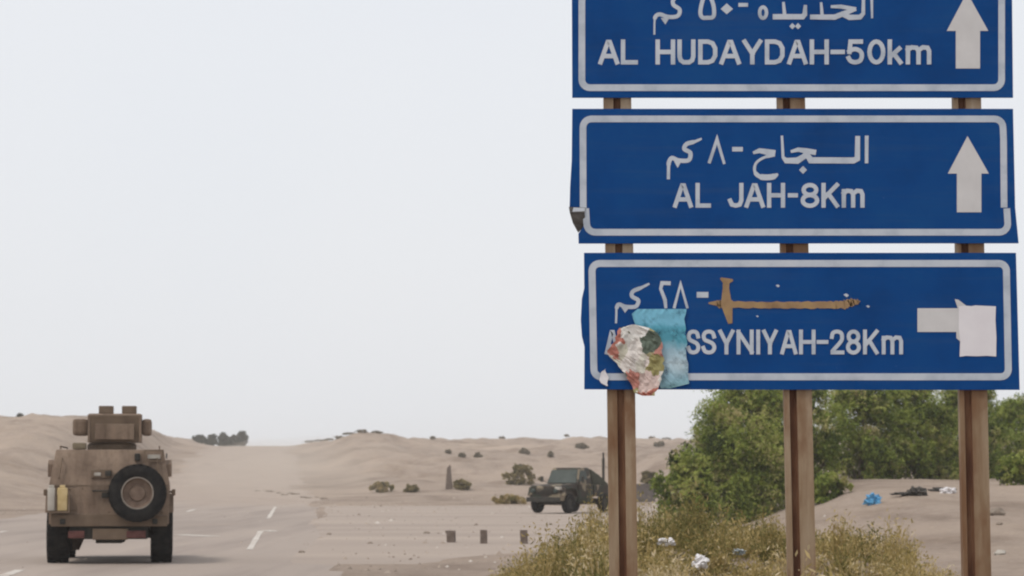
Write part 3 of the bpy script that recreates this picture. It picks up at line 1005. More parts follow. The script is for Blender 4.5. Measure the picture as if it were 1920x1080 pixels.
mb = MB(); mb.tube([(-0.30, YR - 0.02, 1.36), (-0.30, YR - 0.06, 1.36), (-0.02, YR - 0.06, 1.36), (-0.02, YR - 0.02, 1.36)], 0.014); mb.build('handle', M_UNDER, rd)
mb = MB(); mb.box(-0.14, -0.02, YR - 0.05, YR - 0.01, 1.23, 1.33, 0.01); mb.build('hinge', M_UNDER, rd)
# panel on the sloped upper plate, its vision slit, lamp and frame
mb = MB(); mb.box(-0.34, 0.04, YR + 0.005, YR + 0.07, 1.60, 1.76, 0.012); up = mb.build('upper_hatch', M_ARMD, av)
mb = MB(); mb.box(-0.08, 0.03, YR - 0.02, YR + 0.004, 1.64, 1.73, 0.01); mb.build('latch', M_UNDER, up)
mb = MB(); mb.box(-0.28, -0.16, YR - 0.012, YR + 0.004, 1.64, 1.70, 0.006); mb.build('stencil_plate', M_PALE, up)
mb = MB(); mb.box(0.46, 0.56, YR + 0.07, YR + 0.2, 1.92, 2.06, 0.02); mb.build('work_lamp', M_UNDER, av)
mb = MB()
mb.box(0.64, 1.0, YR + 0.06, YR + 0.10, 2.10, 2.13); mb.box(0.64, 1.0, YR + 0.02, YR + 0.06, 1.90, 1.93)
mb.box(0.64, 0.67, YR + 0.04, YR + 0.08, 1.93, 2.10); mb.box(0.97, 1.0, YR + 0.04, YR + 0.08, 1.93, 2.10)
vent = mb.build('vent_frame', M_ARMD, av)
mb = MB(); mb.box(0.70, 0.94, YR + 0.085, YR + 0.14, 1.96, 2.04, 0.008); mb.build('vent_cover', M_PALE, vent)
# weld seams, bolts, grab rails and straps
for z0, x0, x1 in ((1.455, -1.10, 0.0), (1.005, -0.70, 0.02)):
    mb = MB(); mb.box(x0, x1, YR - 0.010, YR - 0.001, z0 - 0.012, z0 + 0.012, 0.004); mb.build('weld_strip', M_ARMD, av)
for k in range(9):
    mb = MB(); mb.lathe([(0.018, 0), (0.018, 0.012), (0.010, 0.018)], 8, M=Matrix.Translation((-0.98 + 0.245 * k, YR - 0.001 - (0.05 if False else 0.0), 1.40 if k < 4 else 0.965)) @ Matrix.Rotation(-math.pi / 2, 4, 'Z')); mb.build('bolt', M_ARMD, av)
for s in (-1, 1):
    mb = MB(); mb.tube([(s * 0.88, YR + 0.20, 1.95), (s * 0.88, YR + 0.06, 1.97), (s * 0.93, YR - 0.03, 1.62), (s * 0.93, YR + 0.06, 1.58)], 0.014); mb.build('grab_rail', M_ARMD, av)
    mb = MB(); mb.tube([(s * 0.92, YR + 0.3, 2.135), (s * 0.92, YR + 0.3, 2.19), (s * 0.90, 1.9, 2.19), (s * 0.90, 1.9, 2.135)], 0.016); mb.build('roof_rail', M_ARMD, av)
    mb = MB(); mb.box(s * 0.85 - 0.05, s * 0.85 + 0.05, YR - 0.09, YR - 0.052, 0.74, 0.84, 0.015); mb.build('tow_hook', M_UNDER, av)
mb = MB(); mb.box(-0.70, -0.45, YR + 0.25, YR + 0.75, 2.135, 2.26, 0.03); mb.build('roof_pack', M_CAN2, av, sm=True)
# sill, bumper beam and side bins
mb = MB(); mb.prism([(-1.07, 0.70), (1.08, 0.70), (1.08, 0.90), (0.30, 0.92), (-1.07, 0.92)], YR - 0.05, YR - 0.002, 'y', 0.012); mb.build('rear_sill', M_ARMD, av)
for s in (-1, 1):
    mb = MB(); mb.prism([(-0.7, 1.62), (1.9, 1.62), (1.9, 1.86), (-0.55, 1.94), (-0.7, 1.86)], s * 1.02, s * 1.15, 'x', 0.02); mb.build('side_bin', M_ARM, av)
    mb = MB(); mb.prism([(-0.62, 0.95), (-0.45, 1.22), (0.45, 1.22), (0.62, 0.95), (0.70, 0.95), (0.52, 1.30), (-0.52, 1.30), (-0.70, 0.95)], s * 0.80, s * 1.19, 'x', 0.01); mb.build('fender', M_ARM, av)
    mb = MB(); mb.tube([(s * 1.08, YR + 0.35, 1.34), (s * 1.17, YR + 0.30, 1.34)], 0.02); mb.box(s * 1.19 - 0.035, s * 1.19 + 0.035, YR + 0.26, YR + 0.33, 1.27, 1.39, 0.015); mb.build('marker_lamp', M_ARMD, av)
# underbody
mb = MB(); mb.box(-0.72, 0.72, YR + 0.05, 3.6, 0.46, 0.735, 0.03); mb.box(-0.25, 0.25, YR + 0.2, 3.4, 0.38, 0.46, 0.02); mb.tube([(-0.9, 0, 0.55), (0.9, 0, 0.55)], 0.09); mb.tube([(-0.9, 3.3, 0.55), (0.9, 3.3, 0.55)], 0.09)
mb.lathe([(0.05, -0.2), (0.17, -0.12), (0.19, 0), (0.17, 0.12), (0.05, 0.2)], 14, M=Matrix.Translation((0.15, 0, 0.55)))
mb.build('chassis', M_UNDER, av)
mb = MB(); mb.box(-0.30, 0.36, YR - 0.03, YR + 0.046, 0.45, 0.66, 0.015); mb.build('tow_plate', M_ARMD, av)
for x0, x1 in ((-0.75, -0.45), (0.32, 0.68)):
    mb = MB(); mb.box(x0, x1, YR - 0.035, YR + 0.045, 0.48, 0.62, 0.02); mb.build('tail_lamp', M_RED, av)
mb = MB(); mb.hexa([(-0.73, 0.62, 0.22), (-0.60, 0.62, 0.22), (-0.60, 0.66, 0.22), (-0.73, 0.66, 0.22)], [(-0.73, 0.62, 0.50), (-0.48, 0.62, 0.50), (-0.48, 0.66, 0.50), (-0.73, 0.66, 0.50)]); mb.build('mud_flap', M_RIM, av)
for (x, y, s) in ((-0.97, 0, -1), (0.97, 0, 1), (-0.97, 3.3, -1), (0.97, 3.3, 1)):
    wheel('wheel', 0.55, 0.41, av, (x, y, 0.56), s, M_RIM)
# spare wheel on its bracket (the rim faces backwards)
sw = wheel('spare_wheel', 0.53, 0.30, av, (0.525, YR - 0.19, 1.32), 1, M_RIM, axis_y=True)
sw.rotation_euler = (0, 0, -math.pi / 2)
mb = MB(); mb.tube([(0.525, YR - 0.05, 1.32), (0.525, YR + 0.02, 1.32)], 0.12, 12); mb.build('spare_wheel_bracket', M_UNDER, av)
mb = MB(); mb.box(0.03, 0.12, YR - 0.06, YR - 0.012, 1.24, 1.34, 0.01); mb.build('latch', M_UNDER, av)
mb = MB(); mb.lathe([(0.302, 0.0), (0.302, 0.012), (0.278, 0.012), (0.278, 0.0)], 36, M=Matrix.Translation((0.0, 0, 0)), close=True); mb.build('rim_ring', M_STUB2, sw, loc=(0.125, 0, 0), sm=True)
# cans in a rack at the left rear corner
for i, (x0, x1, mt) in enumerate(((-1.13, -0.99, M_PALE), (-0.955, -0.76, M_CAN))):
    mb = MB(); mb.box(x0, x1, YR - 0.19, YR - 0.035, 0.99, 1.42, 0.03); mb.box((x0 + x1) / 2 - 0.05, (x0 + x1) / 2 + 0.05, YR - 0.15, YR - 0.07, 1.42, 1.47, 0.012)
    mb.build('fuel_can', mt, av, sm=True)
mb = MB(); mb.box(-1.15, -0.72, YR - 0.2, YR - 0.0525, 0.955, 0.985); mb.box(-0.985, -0.962, YR - 0.2, YR - 0.03, 0.985, 1.30); mb.box(-0.752, -0.72, YR - 0.2, YR - 0.03, 0.985, 1.30); mb.build('can_rack', M_ARMD, av)
# windscreen, front details (other side)
mb = MB(); mb.hexa([(-0.85, 2.585, 1.56), (0.85, 2.585, 1.56), (0.85, 2.60, 1.56), (-0.85, 2.60, 1.56)], [(-0.80, 2.29, 2.06), (0.80, 2.29, 2.06), (0.80, 2.305, 2.06), (-0.80, 2.305, 2.06)]); mb.build('windscreen', M_GLASS, av)
mb = MB(); mb.box(-0.95, 0.95, 4.12, 4.28, 0.62, 0.84, 0.02); mb.build('front_bumper', M_ARMD, av)
for s in (-1, 1):
    mb = MB(); mb.box(s * 0.66 - 0.1, s * 0.66 + 0.1, 4.12, 4.19, 0.98, 1.16, 0.03); mb.build('headlight', M_PALE, av)
    mb = MB(); mb.box(s * 1.045 - 0.012, s * 1.045 + 0.012, 1.35, 2.1, 1.98, 2.08); mb.build('side_window', M_GLASS, av)
    mb = MB(); mb.box(s * 1.06 - 0.05, s * 1.06 + 0.05, 3.3 - 0.75, 3.3 + 0.75, 1.14, 1.2, 0.02); mb.build('front_fender', M_ARM, av)
# turret
TY = 0.75
tur = empty('turret', (0, TY, 2.13)); tur.parent = av
def T(mb, name, mat=M_ARM): return mb.build(name, mat, tur, sm=False)
mb = MB(); mb.lathe([(0.47, 0.0), (0.47, 0.10), (0.43, 0.14)], 28, M=Matrix.Rotation(-math.pi / 2, 4, 'Y')); T(mb, 'turret_ring', M_ARMD)
mb = MB(); mb.hexa([(-0.40, -0.52, 0.15), (0.52, -0.52, 0.15), (0.52, -0.47, 0.15), (-0.40, -0.47, 0.15)], [(-0.40, -0.58, 0.66), (0.52, -0.58, 0.66), (0.52, -0.53, 0.66), (-0.40, -0.53, 0.66)], 0.012); T(mb, 'rear_shield', M_ARMD)
mb = MB(); mb.box(-0.31, 0.43, -0.61, -0.585, 0.20, 0.50, 0.01); T(mb, 'rear_shield_panel')
for s, x0 in ((-1, -0.40), (1, 0.52)):
    mb = MB(); mb.prism([(-0.55, 0.15), (0.45, 0.15), (0.50, 0.66), (-0.58, 0.66)], x0, x0 + s * 0.05, 'x', 0.008); T(mb, 'side_shield')
    mb = MB(); mb.prism([(-0.42, 0.28), (0.25, 0.28), (0.25, 0.60), (-0.42, 0.60)], x0 + s * 0.055, x0 + s * (0.34 if s < 0 else 0.24), 'x', 0.06); T(mb, 'side_box', M_ARM)
mb = MB(); mb.hexa([(-0.47, -0.50, 0.666), (0.59, -0.50, 0.666), (0.57, 0.42, 0.666), (-0.45, 0.42, 0.666)], [(-0.42, -0.45, 0.70), (0.54, -0.45, 0.70), (0.52, 0.38, 0.70), (-0.40, 0.38, 0.70)], 0.006); T(mb, 'turret_roof')
for x0 in (-0.25, 0.19):
    mb = MB(); mb.box(x0, x0 + 0.28, -0.40, -0.12, 0.70, 0.85, 0.02); T(mb, 'periscope_box', M_ARMD)
mb = MB(); mb.hexa([(-0.40, 0.46, 0.15), (0.52, 0.46, 0.15), (0.52, 0.5, 0.15), (-0.40, 0.5, 0.15)], [(-0.40, 0.46, 0.655), (0.52, 0.46, 0.655), (0.52, 0.5, 0.655), (-0.40, 0.5, 0.655)]); T(mb, 'front_shield')
mb = MB(); mb.tube([(0.06, 0.4, 0.45), (0.06, 1.5, 0.50)], 0.025); T(mb, 'gun_barrel', M_UNDER)


# ------------------------------------------------------------------ camouflaged pick-up truck
def mat_camo():
    m, nt, b = mat_base('camouflage_paint', 0.65, 0.3)
    n = nnode(nt, 1.25, 2, 0.4, dist=0.8)
    c = ramp(nt, n.outputs['Fac'], [(0.0, (0.009, 0.014, 0.008)), (0.44, (0.016, 0.024, 0.013)), (0.46, (0.022, 0.014, 0.009)), (0.56, (0.028, 0.020, 0.013)), (0.58, (0.22, 0.18, 0.12)), (0.64, (0.24, 0.19, 0.13)), (0.66, (0.03, 0.04, 0.025)), (1.0, (0.035, 0.045, 0.028))])
    d = nnode(nt, 9, 5)
    cc = mixc(nt, ramp(nt, d.outputs['Fac'], [(0.35, (0.0, 0.0, 0.0)), (0.85, (0.12, 0.12, 0.12))]).outputs['Color'], c.outputs['Color'], (0.22, 0.18, 0.145))
    nt.links.new(cc, b.inputs['Base Color'])
    return m


M_CAMO = mat_camo()
M_CANVAS = mat_noise('dark_olive_canvas', [(0.3, (0.022, 0.024, 0.014)), (0.7, (0.05, 0.048, 0.03))], scale=3, rough=0.9)
M_TGLASS = mat_noise('dusty_green_glass', [(0.3, (0.022, 0.034, 0.030)), (0.7, (0.05, 0.065, 0.058))], scale=2.5, rough=0.4, spec=0.25)
TRK = px(1064, 963, 116.5)
TRK_HEAD = math.atan2(-0.866, -0.5) - math.pi / 2      # heading: towards camera and to the left
tk = empty('pickup_truck', (TRK.x, 116.5, terr(TRK.x, 116.5) + 0.026), TRK_HEAD)
tag(tk, 'dark green camouflaged pickup truck parked on the side road', 'truck')
mb = MB()
# hood and front end
mb.hexa([(-0.80, 0.55, 0.50), (0.80, 0.55, 0.50), (0.76, 2.02, 0.52), (-0.76, 2.02, 0.52)], [(-0.76, 0.55, 1.25), (0.76, 0.55, 1.25), (0.70, 2.0, 1.16), (-0.70, 2.0, 1.16)], 0.06)
body = mb.build('hood', M_CAMO, tk, sm=True)
mb = MB()
mb.hexa([(-0.83, -0.80, 0.45), (0.83, -0.80, 0.45), (0.83, 0.545, 0.45), (-0.83, 0.545, 0.45)], [(-0.82, -0.80, 1.24), (0.82, -0.80, 1.24), (0.80, 0.545, 1.22), (-0.80, 0.545, 1.22)], 0.03)
mb.hexa([(-0.79, -0.78, 1.243), (0.79, -0.78, 1.243), (0.77, 0.50, 1.225), (-0.77, 0.50, 1.225)], [(-0.68, -0.68, 1.93), (0.68, -0.68, 1.93), (0.66, 0.10, 1.93), (-0.66, 0.10, 1.93)], 0.06)
cab = mb.build('cab', M_CAMO, tk, sm=True)
for s in (-1, 1):
    mb = MB(); mb.hexa([(s * 0.752, -0.40, 1.32), (s * 0.765, -0.40, 1.32), (s * 0.758, 0.36, 1.32), (s * 0.745, 0.36, 1.32)], [(s * 0.70, -0.36, 1.80), (s * 0.713, -0.36, 1.80), (s * 0.705, 0.14, 1.80), (s * 0.692, 0.14, 1.80)]); mb.build('side_window', M_TGLASS, tk)
    mb = MB(); mb.box(s * 0.833 - 0.008, s * 0.833 + 0.008, -0.55, 0.48, 0.62, 1.20, 0.004); dr_ = mb.build('door', M_CAMO, tk)
    mb = MB(); mb.box(s * 0.855 - 0.012, s * 0.855 + 0.012, -0.45, -0.30, 1.08, 1.11); mb.build('handle', M_UNDER, dr_)
    mb = MB(); mb.tube([(s * 0.80, 0.42, 1.30), (s * 0.98, 0.46, 1.40)], 0.015); mb.box(s * 1.0 - 0.07, s * 1.0 + 0.07, 0.44, 0.48, 1.32, 1.56, 0.015); mb.build('mirror', M_UNDER, tk)
    mb = MB(); mb.prism([(0.72, 0.72), (0.86, 1.02), (1.66, 1.02), (1.82, 0.72), (1.9, 0.74), (1.74, 1.10), (0.80, 1.10), (0.62, 0.72)], s * 0.66, s * 0.90, 'x', 0.015); mb.build('fender', M_CAMO, tk)
    mb = MB(); mb.lathe([(0.10, 0), (0.10, 0.05), (0.06, 0.075)], 18, M=Matrix.Translation((s * 0.55, 2.0, 0.94)) @ Matrix.Rotation(math.pi / 2, 4, 'Z')); mb.build('headlight', M_TGLASS, tk)
mb = MB(); mb.hexa([(-0.70, 0.512, 1.28), (0.70, 0.512, 1.28), (0.70, 0.525, 1.28), (-0.70, 0.525, 1.28)], [(-0.61, 0.185, 1.83), (0.61, 0.185, 1.83), (0.61, 0.20, 1.83), (-0.61, 0.20, 1.83)]); mb.build('windscreen', M_TGLASS, tk)
gr = MB(); gr.box(-0.42, 0.42, 2.0, 2.03, 0.80, 1.05, 0.01); go = gr.build('grille', M_UNDER, tk)
for k in range(5):
    mb = MB(); mb.box(-0.41, 0.41, 2.032, 2.045, 0.82 + 0.048 * k, 0.835 + 0.048 * k); mb.build('slat', M_CAMO, go)
mb = MB(); mb.box(-0.80, 0.80, 2.06, 2.18, 0.48, 0.68, 0.03); mb.box(-0.75, 0.75, 2.0, 2.06, 0.52, 0.64); mb.build('bumper', M_UNDER, tk)
mb = MB(); mb.box(-0.74, -0.50, 1.80, 2.04, 0.98, 1.12, 0.03); mb.build('marker_panel', M_PALE, tk)
mb = MB()
mb.box(-0.84, 0.84, -2.75, -0.86, 0.70, 0.76); mb.box(-0.84, -0.79, -2.75, -0.86, 0.76, 1.18, 0.01); mb.box(0.79, 0.84, -2.75, -0.86, 0.76, 1.18, 0.01); mb.box(-0.79, 0.79, -2.75, -2.70, 0.76, 1.18, 0.01); mb.box(-0.79, 0.79, -0.90, -0.86, 0.76, 1.20, 0.01)
mb.build('cargo_bed', M_CAMO, tk)
mb = MB(); mb.hexa([(-0.80, -2.35, 1.185), (0.80, -2.35, 1.185), (0.80, -0.84, 1.205), (-0.80, -0.84, 1.205)], [(-0.60, -1.75, 1.62), (0.60, -1.75, 1.62), (0.68, -0.84, 1.88), (-0.68, -0.84, 1.88)], 0.05); mb.build('rear_cover', M_CANVAS, tk, sm=True)
mb = MB(); mb.box(-0.45, 0.45, -2.6, 1.95, 0.42, 0.60, 0.02); mb.tube([(-0.7, 1.28, 0.40), (0.7, 1.28, 0.40)], 0.06); mb.tube([(-0.7, -1.9, 0.40), (0.7, -1.9, 0.40)], 0.06); mb.build('chassis', M_UNDER, tk)
for (x, y, s) in ((-0.74, 1.28, -1), (0.74, 1.28, 1), (-0.74, -1.9, -1), (0.74, -1.9, 1)):
    wheel('wheel', 0.41, 0.26, tk, (x, y, 0.415), s, M_UNDER, n=24, tread=False)
mb = MB(); mb.tube([(-0.55, -2.25, 0.76), (-0.55, -2.25, 1.80)], 0.06); mb.box(-0.60, -0.50, -2.30, -2.20, 1.80, 2.35, 0.02); mb.tube([(-0.55, -2.25, 2.35), (-0.55, -2.24, 2.6)], 0.04); mb.build('gun_mount', M_UNDER, tk)

# grey box standing beyond the truck
gb = ground_hit(1204, 941, 100)
mb = MB(); mb.box(-0.75, 0.75, -0.4, 0.4, 0, 0.95, 0.04); mb.box(-0.78, 0.78, -0.43, 0.43, 0.96, 1.05, 0.02); mb.box(-0.5, -0.44, -0.42, 0.42, 0.1, 0.95); mb.box(0.44, 0.5, -0.42, 0.42, 0.1, 0.95)
o = mb.build('metal_box', mat_noise('dull_grey_metal', [(0.3, (0.10, 0.085, 0.08)), (0.7, (0.16, 0.14, 0.13))], scale=4), None, loc=gb)
tag(o, 'dull grey box on the sand behind the camouflaged truck', 'box')

# ------------------------------------------------------------------ stubs, pillar, stones
M_STUB = mat_noise('brown_weathered_stub', [(0.3, (0.10, 0.075, 0.06)), (0.7, (0.19, 0.15, 0.125))], scale=9, rough=0.9, bumpv=0.3, bscale=30)
for i, (x, y, w, h, lab) in enumerate(((846, 1017.5, 0.20, 0.30, 'brown kerb stub with a chipped side arm, beside the small stone'), (907, 1020, 0.17, 0.34, 'plain brown kerb stub in the middle of the row of three'), (983, 1020, 0.18, 0.34, 'brown kerb stub at the edge of the dry weeds'))):
    p = ground_hit(x, y, 40)
    mb = MB()
    mb.hexa([(-w / 2, -w / 2, -0.08), (w / 2, -w / 2, -0.08), (w / 2, w / 2, -0.08), (-w / 2, w / 2, -0.08)], [(-w / 2 * 0.95, -w / 2, h), (w / 2 * 0.98, -w / 2, h * 0.97), (w / 2, w / 2, h * 0.98), (-w / 2, w / 2, h)], 0.012)
    mb.hexa([(-w * 0.62, -w * .4, h * 0.82), (-w * 0.505, -w * .4, h * 0.78), (-w * 0.505, w * .4, h * 0.78), (-w * 0.62, w * .4, h * 0.82)], [(-w * 0.62, -w * .4, h * 0.98), (-w * 0.505, -w * .4, h), (-w * 0.505, w * .4, h), (-w * 0.62, w * .4, h * 0.98)]) if i == 0 else None
    tag(mb.build('kerb_stub', M_STUB, None, loc=p, rot=(R(random.uniform(-2, 2)), R(random.uniform(-3, 3)), random.uniform(-.3, .3))), lab, 'kerb stub', 'kerb stubs along the junction')

pp = ground_hit(842, 917, 100)
k = 1.0 / (FPX / pp.y)
mb = MB(); mb.hexa([(-7 * k, -7 * k, -0.2), (7 * k, -7 * k, -0.2), (7 * k, 7 * k, -0.2), (-7 * k, 7 * k, -0.2)], [(-4 * k, -5 * k, 40 * k), (3 * k, -5 * k, 46 * k), (3 * k, 5 * k, 42 * k), (-4 * k, 5 * k, 38 * k)], 0.03)
mb.box(-6.5 * k, 6.5 * k, -6.5 * k, 6.5 * k, 2 * k, 10 * k, 0.03)
tag(mb.build('broken_pillar', M_STUB, None, loc=pp), 'brown broken pillar standing at the foot of the dune', 'pillar')


def blob(seed, n=3, sq=(1, 1, 1), amp=0.35, freq=1.4):
    t = bmesh.new()
    bmesh.ops.create_icosphere(t, subdivisions=n, radius=1)
    for v in t.verts:
        d = v.co.normalized()
        r = 1 + amp * mnoise.noise(d * freq + Vector((seed, seed * 1.7, 0))) + amp * 0.5 * mnoise.noise(d * freq * 2.7 + Vector((seed, 0, seed)))
        v.co = Vector((d.x * r * sq[0], d.y * r * sq[1], d.z * r * sq[2]))
    me = bpy.data.meshes.new('blob'); t.to_mesh(me); t.free()
    return me


M_STONE = mat_noise('brown_stone', [(0.3, (0.17, 0.14, 0.11)), (0.7, (0.27, 0.22, 0.175))], scale=6, rough=0.95, bumpv=0.4)
for i, (x, y, s, lab) in enumerate(((800, 1001, 5, 'small dark stone on the side road beside the kerb stubs'), (566, 1037, 5, 'small flat stone lying on the road edge'), (1868, 966, 13, 'dark lumpy stone on the sand bank below the green bush'), (1874, 984, 5, 'small dark stone beside the lumpy one on the sand bank'), (617, 1003, 4, 'small pebble on the bare side road'), (694, 1020, 4, 'pale pebble on the bare side road'), (1876, 1040, 9, 'pale flat stone on the sand bank near the sign post'))):
    p = ground_hit(x, y, 30)
    s = s * p.y / FPX
    o = link('stone', blob(3.3 + i, 2, (s * 1.25, s, s * 0.7), 0.4), M_STONE if i != 6 else M_PALE, None, loc=p + Vector((0, 0, s * 0.3)))
    tag(o, lab, 'stone', 'loose stones')


rub = random.Random(3)
for i in range(11):
    t_ = i / 10
    p = ground_hit(485 + 118 * t_ + rub.uniform(-4, 4), 921 + 15 * t_ + rub.uniform(-2.5, 2.5), 60)
    s = rub.uniform(2.0, 4.5) * p.y / FPX
    o = link('rubble', blob(20 + i, 2, (s * 2.0, s * 1.2, s * 0.55), 0.5), M_STONE, None, loc=p + Vector((0, 0, s * 0.2)), rot=(0, 0, rub.uniform(-.5, .5)))
    tag(o, 'dark lump of rubble in the line along the road edge', 'rubble', 'rubble along the road edge')

def gravel():
    rs = random.Random(21)
    v, f, tone = [], [], []
    for i in range(2600):
        Y = 46 + 130 * rs.random() ** 1.3
        X = rs.uniform(-26, 9)
        d = X - road_line(Y)
        if -10.5 < d < 1.8 and rs.random() < 0.9: continue
        if 7 < X and Y < 60: continue
        s_ = rs.uniform(0.012, 0.04) * (1 + 1.6 * (rs.random() < 0.06))
        z = terr(X, Y); n0 = len(v)
        for k in range(5):
            a = 2 * math.pi * k / 5 + rs.random()
            v.append((X + math.cos(a) * s_ * 1.4, Y + math.sin(a) * s_, z - 0.004))
        v.append((X + rs.uniform(-.3, .3) * s_, Y, z + s_ * rs.uniform(0.6, 1.1) + 0.01))
        for k in range(5): f.append((n0 + k, n0 + (k + 1) % 5, n0 + 5))
        tone += [rs.random()] * 6
    me = bpy.data.meshes.new('gravel'); me.from_pydata(v, [], f)
    at = me.attributes.new('tone', 'FLOAT', 'POINT'); at.data.foreach_set('value', tone)
    m, nt, b = mat_base('loose_gravel', 0.95, 0.1)
    a = nt.nodes.new('ShaderNodeAttribute'); a.attribute_name = 'tone'
    nt.links.new(ramp(nt, a.outputs['Fac'], [(0.0, (0.20, 0.165, 0.135)), (0.5, (0.31, 0.255, 0.21)), (0.85, (0.42, 0.35, 0.29)), (1.0, (0.58, 0.53, 0.48))]).outputs['Color'], b.inputs['Base Color'])
    tag(link('gravel', me, m), 'loose gravel and grit scattered over the junction', 'gravel', kind='stuff')


gravel()

# ------------------------------------------------------------------ litter
def bag(x, y, w, h, mat, label, seed, cat='plastic bag', name='plastic_bag', y0=22, caught=0):
    p = ground_hit(x, y + caught, y0)
    if caught: p = px(x, y, p.y)          # held up by the weeds it is caught in
    k = p.y / FPX
    me = blob(seed, 4, (w * k / 2, w * k / 2.4, h * k / 2), 0.75, 2.2)
    o = link(name, me, mat, None, loc=p + Vector((0, 0, h * k * 0.30)), rot=(0, 0, seed))
    me.polygons.foreach_set('use_smooth', [False] * len(me.polygons))
    return tag(o, label, cat, 'litter')


M_BAGW = mat_noise('white_plastic', [(0.3, (0.62, 0.60, 0.60)), (0.7, (0.78, 0.76, 0.77))], scale=7, rough=0.5)
M_BAGB = mat_noise('blue_plastic', [(0.3, (0.06, 0.25, 0.46)), (0.7, (0.12, 0.36, 0.58))], scale=5, rough=0.45)
M_BAGG = mat_noise('grey_plastic', [(0.3, (0.30, 0.34, 0.36)), (0.7, (0.42, 0.46, 0.47))], scale=5, rough=0.5)
M_BLK = mat_noise('black_rubbish', [(0.3, (0.03, 0.028, 0.025)), (0.7, (0.09, 0.08, 0.07))], scale=5, rough=0.8)
bag(1637, 946, 30, 24, M_BAGB, 'bright blue plastic bag lying on the sand bank', 2.1, y0=48)
bag(1718, 930, 34, 18, M_BLK, 'black heap of rubbish under the thicket', 5.5, 'rubbish', 'rubbish_heap', 48)
bag(1778, 925, 26, 12, M_BAGW, 'white plastic scrap beside the black rubbish', 8.9, 'plastic scrap', 'plastic_scrap', 48)
bag(1700, 928, 50, 6, M_BLK, 'flat dark cloth lying beside the black heap', 15.2, 'cloth', 'dark_cloth', 48)
bag(1765, 921, 40, 8, M_BLK, 'dark debris behind the white plastic scrap', 12.2, 'debris', 'debris', 48)

# ------------------------------------------------------------------ vegetation
def leaf_mesh(name, C, D, U, L, W, colour, mat, parent=None, loc=None):
    """Many four-cornered leaves: centres C, long axes D, side axes U."""
    n = len(C)
    v = np.empty((n, 4, 3), np.float32)
    v[:, 0] = C - D * L[:, None] * .5
    v[:, 1] = C + U * W[:, None] * .5 - D * L[:, None] * .05
    v[:, 2] = C + D * L[:, None] * .5
    v[:, 3] = C - U * W[:, None] * .5 - D * L[:, None] * .05
    me = bpy.data.meshes.new(name)
    me.vertices.add(n * 4); me.vertices.foreach_set('co', v.reshape(-1))
    me.loops.add(n * 4); me.loops.foreach_set('vertex_index', np.arange(n * 4, dtype=np.int32))
    me.polygons.add(n); me.polygons.foreach_set('loop_start', np.arange(0, n * 4, 4, dtype=np.int32))
    try: me.polygons.foreach_set('loop_total', np.full(n, 4, np.int32))
    except Exception: pass
    at = me.attributes.new('tone', 'FLOAT', 'POINT')
    at.data.foreach_set('value', np.repeat(colour.astype(np.float32), 4))
    me.update(); me.validate()
    return link(name, me, mat, parent, loc)


def mat_leaf(name, stops, trans=0.25):
    m, nt, b = mat_base(name, 0.7, 0.2)
    a = nt.nodes.new('ShaderNodeAttribute'); a.attribute_name = 'tone'
    c = ramp(nt, a.outputs['Fac'], stops)
    nt.links.new(c.outputs['Color'], b.inputs['Base Color'])
    tr_ = nt.nodes.new('ShaderNodeBsdfTranslucent')
    nt.links.new(c.outputs['Color'], tr_.inputs['Color'])
    mx = nt.nodes.new('ShaderNodeMixShader'); mx.inputs[0].default_value = trans
    out = nt.nodes['Material Output']
    nt.links.new(b.outputs[0], mx.inputs[1]); nt.links.new(tr_.outputs[0], mx.inputs[2]); nt.links.new(mx.outputs[0], out.inputs['Surface'])
    return m


M_GREEN = mat_leaf('green_leaves', [(0.0, (0.035, 0.055, 0.014)), (0.20, (0.098, 0.138, 0.026)), (0.48, (0.232, 0.295, 0.056)), (0.78, (0.37, 0.405, 0.100)), (1.0, (0.44, 0.38, 0.18))], 0.3)  # darkest stops put the shaded holes of the crowns into the leaf colour
M_DRY = mat_leaf('dry_leaves', [(0.0, (0.12, 0.115, 0.032)), (0.25, (0.235, 0.195, 0.068)), (0.55, (0.38, 0.285, 0.108)), (0.82, (0.48, 0.37, 0.18)), (1.0, (0.60, 0.50, 0.33))], 0.3)
M_OLIVE = mat_leaf('olive_leaves', [(0.0, (0.12, 0.10, 0.04)), (0.5, (0.23, 0.19, 0.085)), (1.0, (0.34, 0.28, 0.14))], 0.2)
M_SCRUB = mat_leaf('grey_scrub', [(0.0, (0.20, 0.175, 0.125)), (0.5, (0.28, 0.24, 0.175)), (1.0, (0.36, 0.31, 0.23))], 0.2)
M_FAR = mat_leaf('far_leaves', [(0.0, (0.05, 0.06, 0.04)), (0.5, (0.075, 0.085, 0.055)), (1.0, (0.11, 0.115, 0.08))], 0.2)
M_BARK = mat_noise('grey_brown_bark', [(0.3, (0.07, 0.052, 0.04)), (0.7, (0.16, 0.125, 0.10))], scale=8, rough=0.95)


def unit(n):
    d = RNG.normal(size=(n, 3)); return d / np.linalg.norm(d, axis=1, keepdims=True)


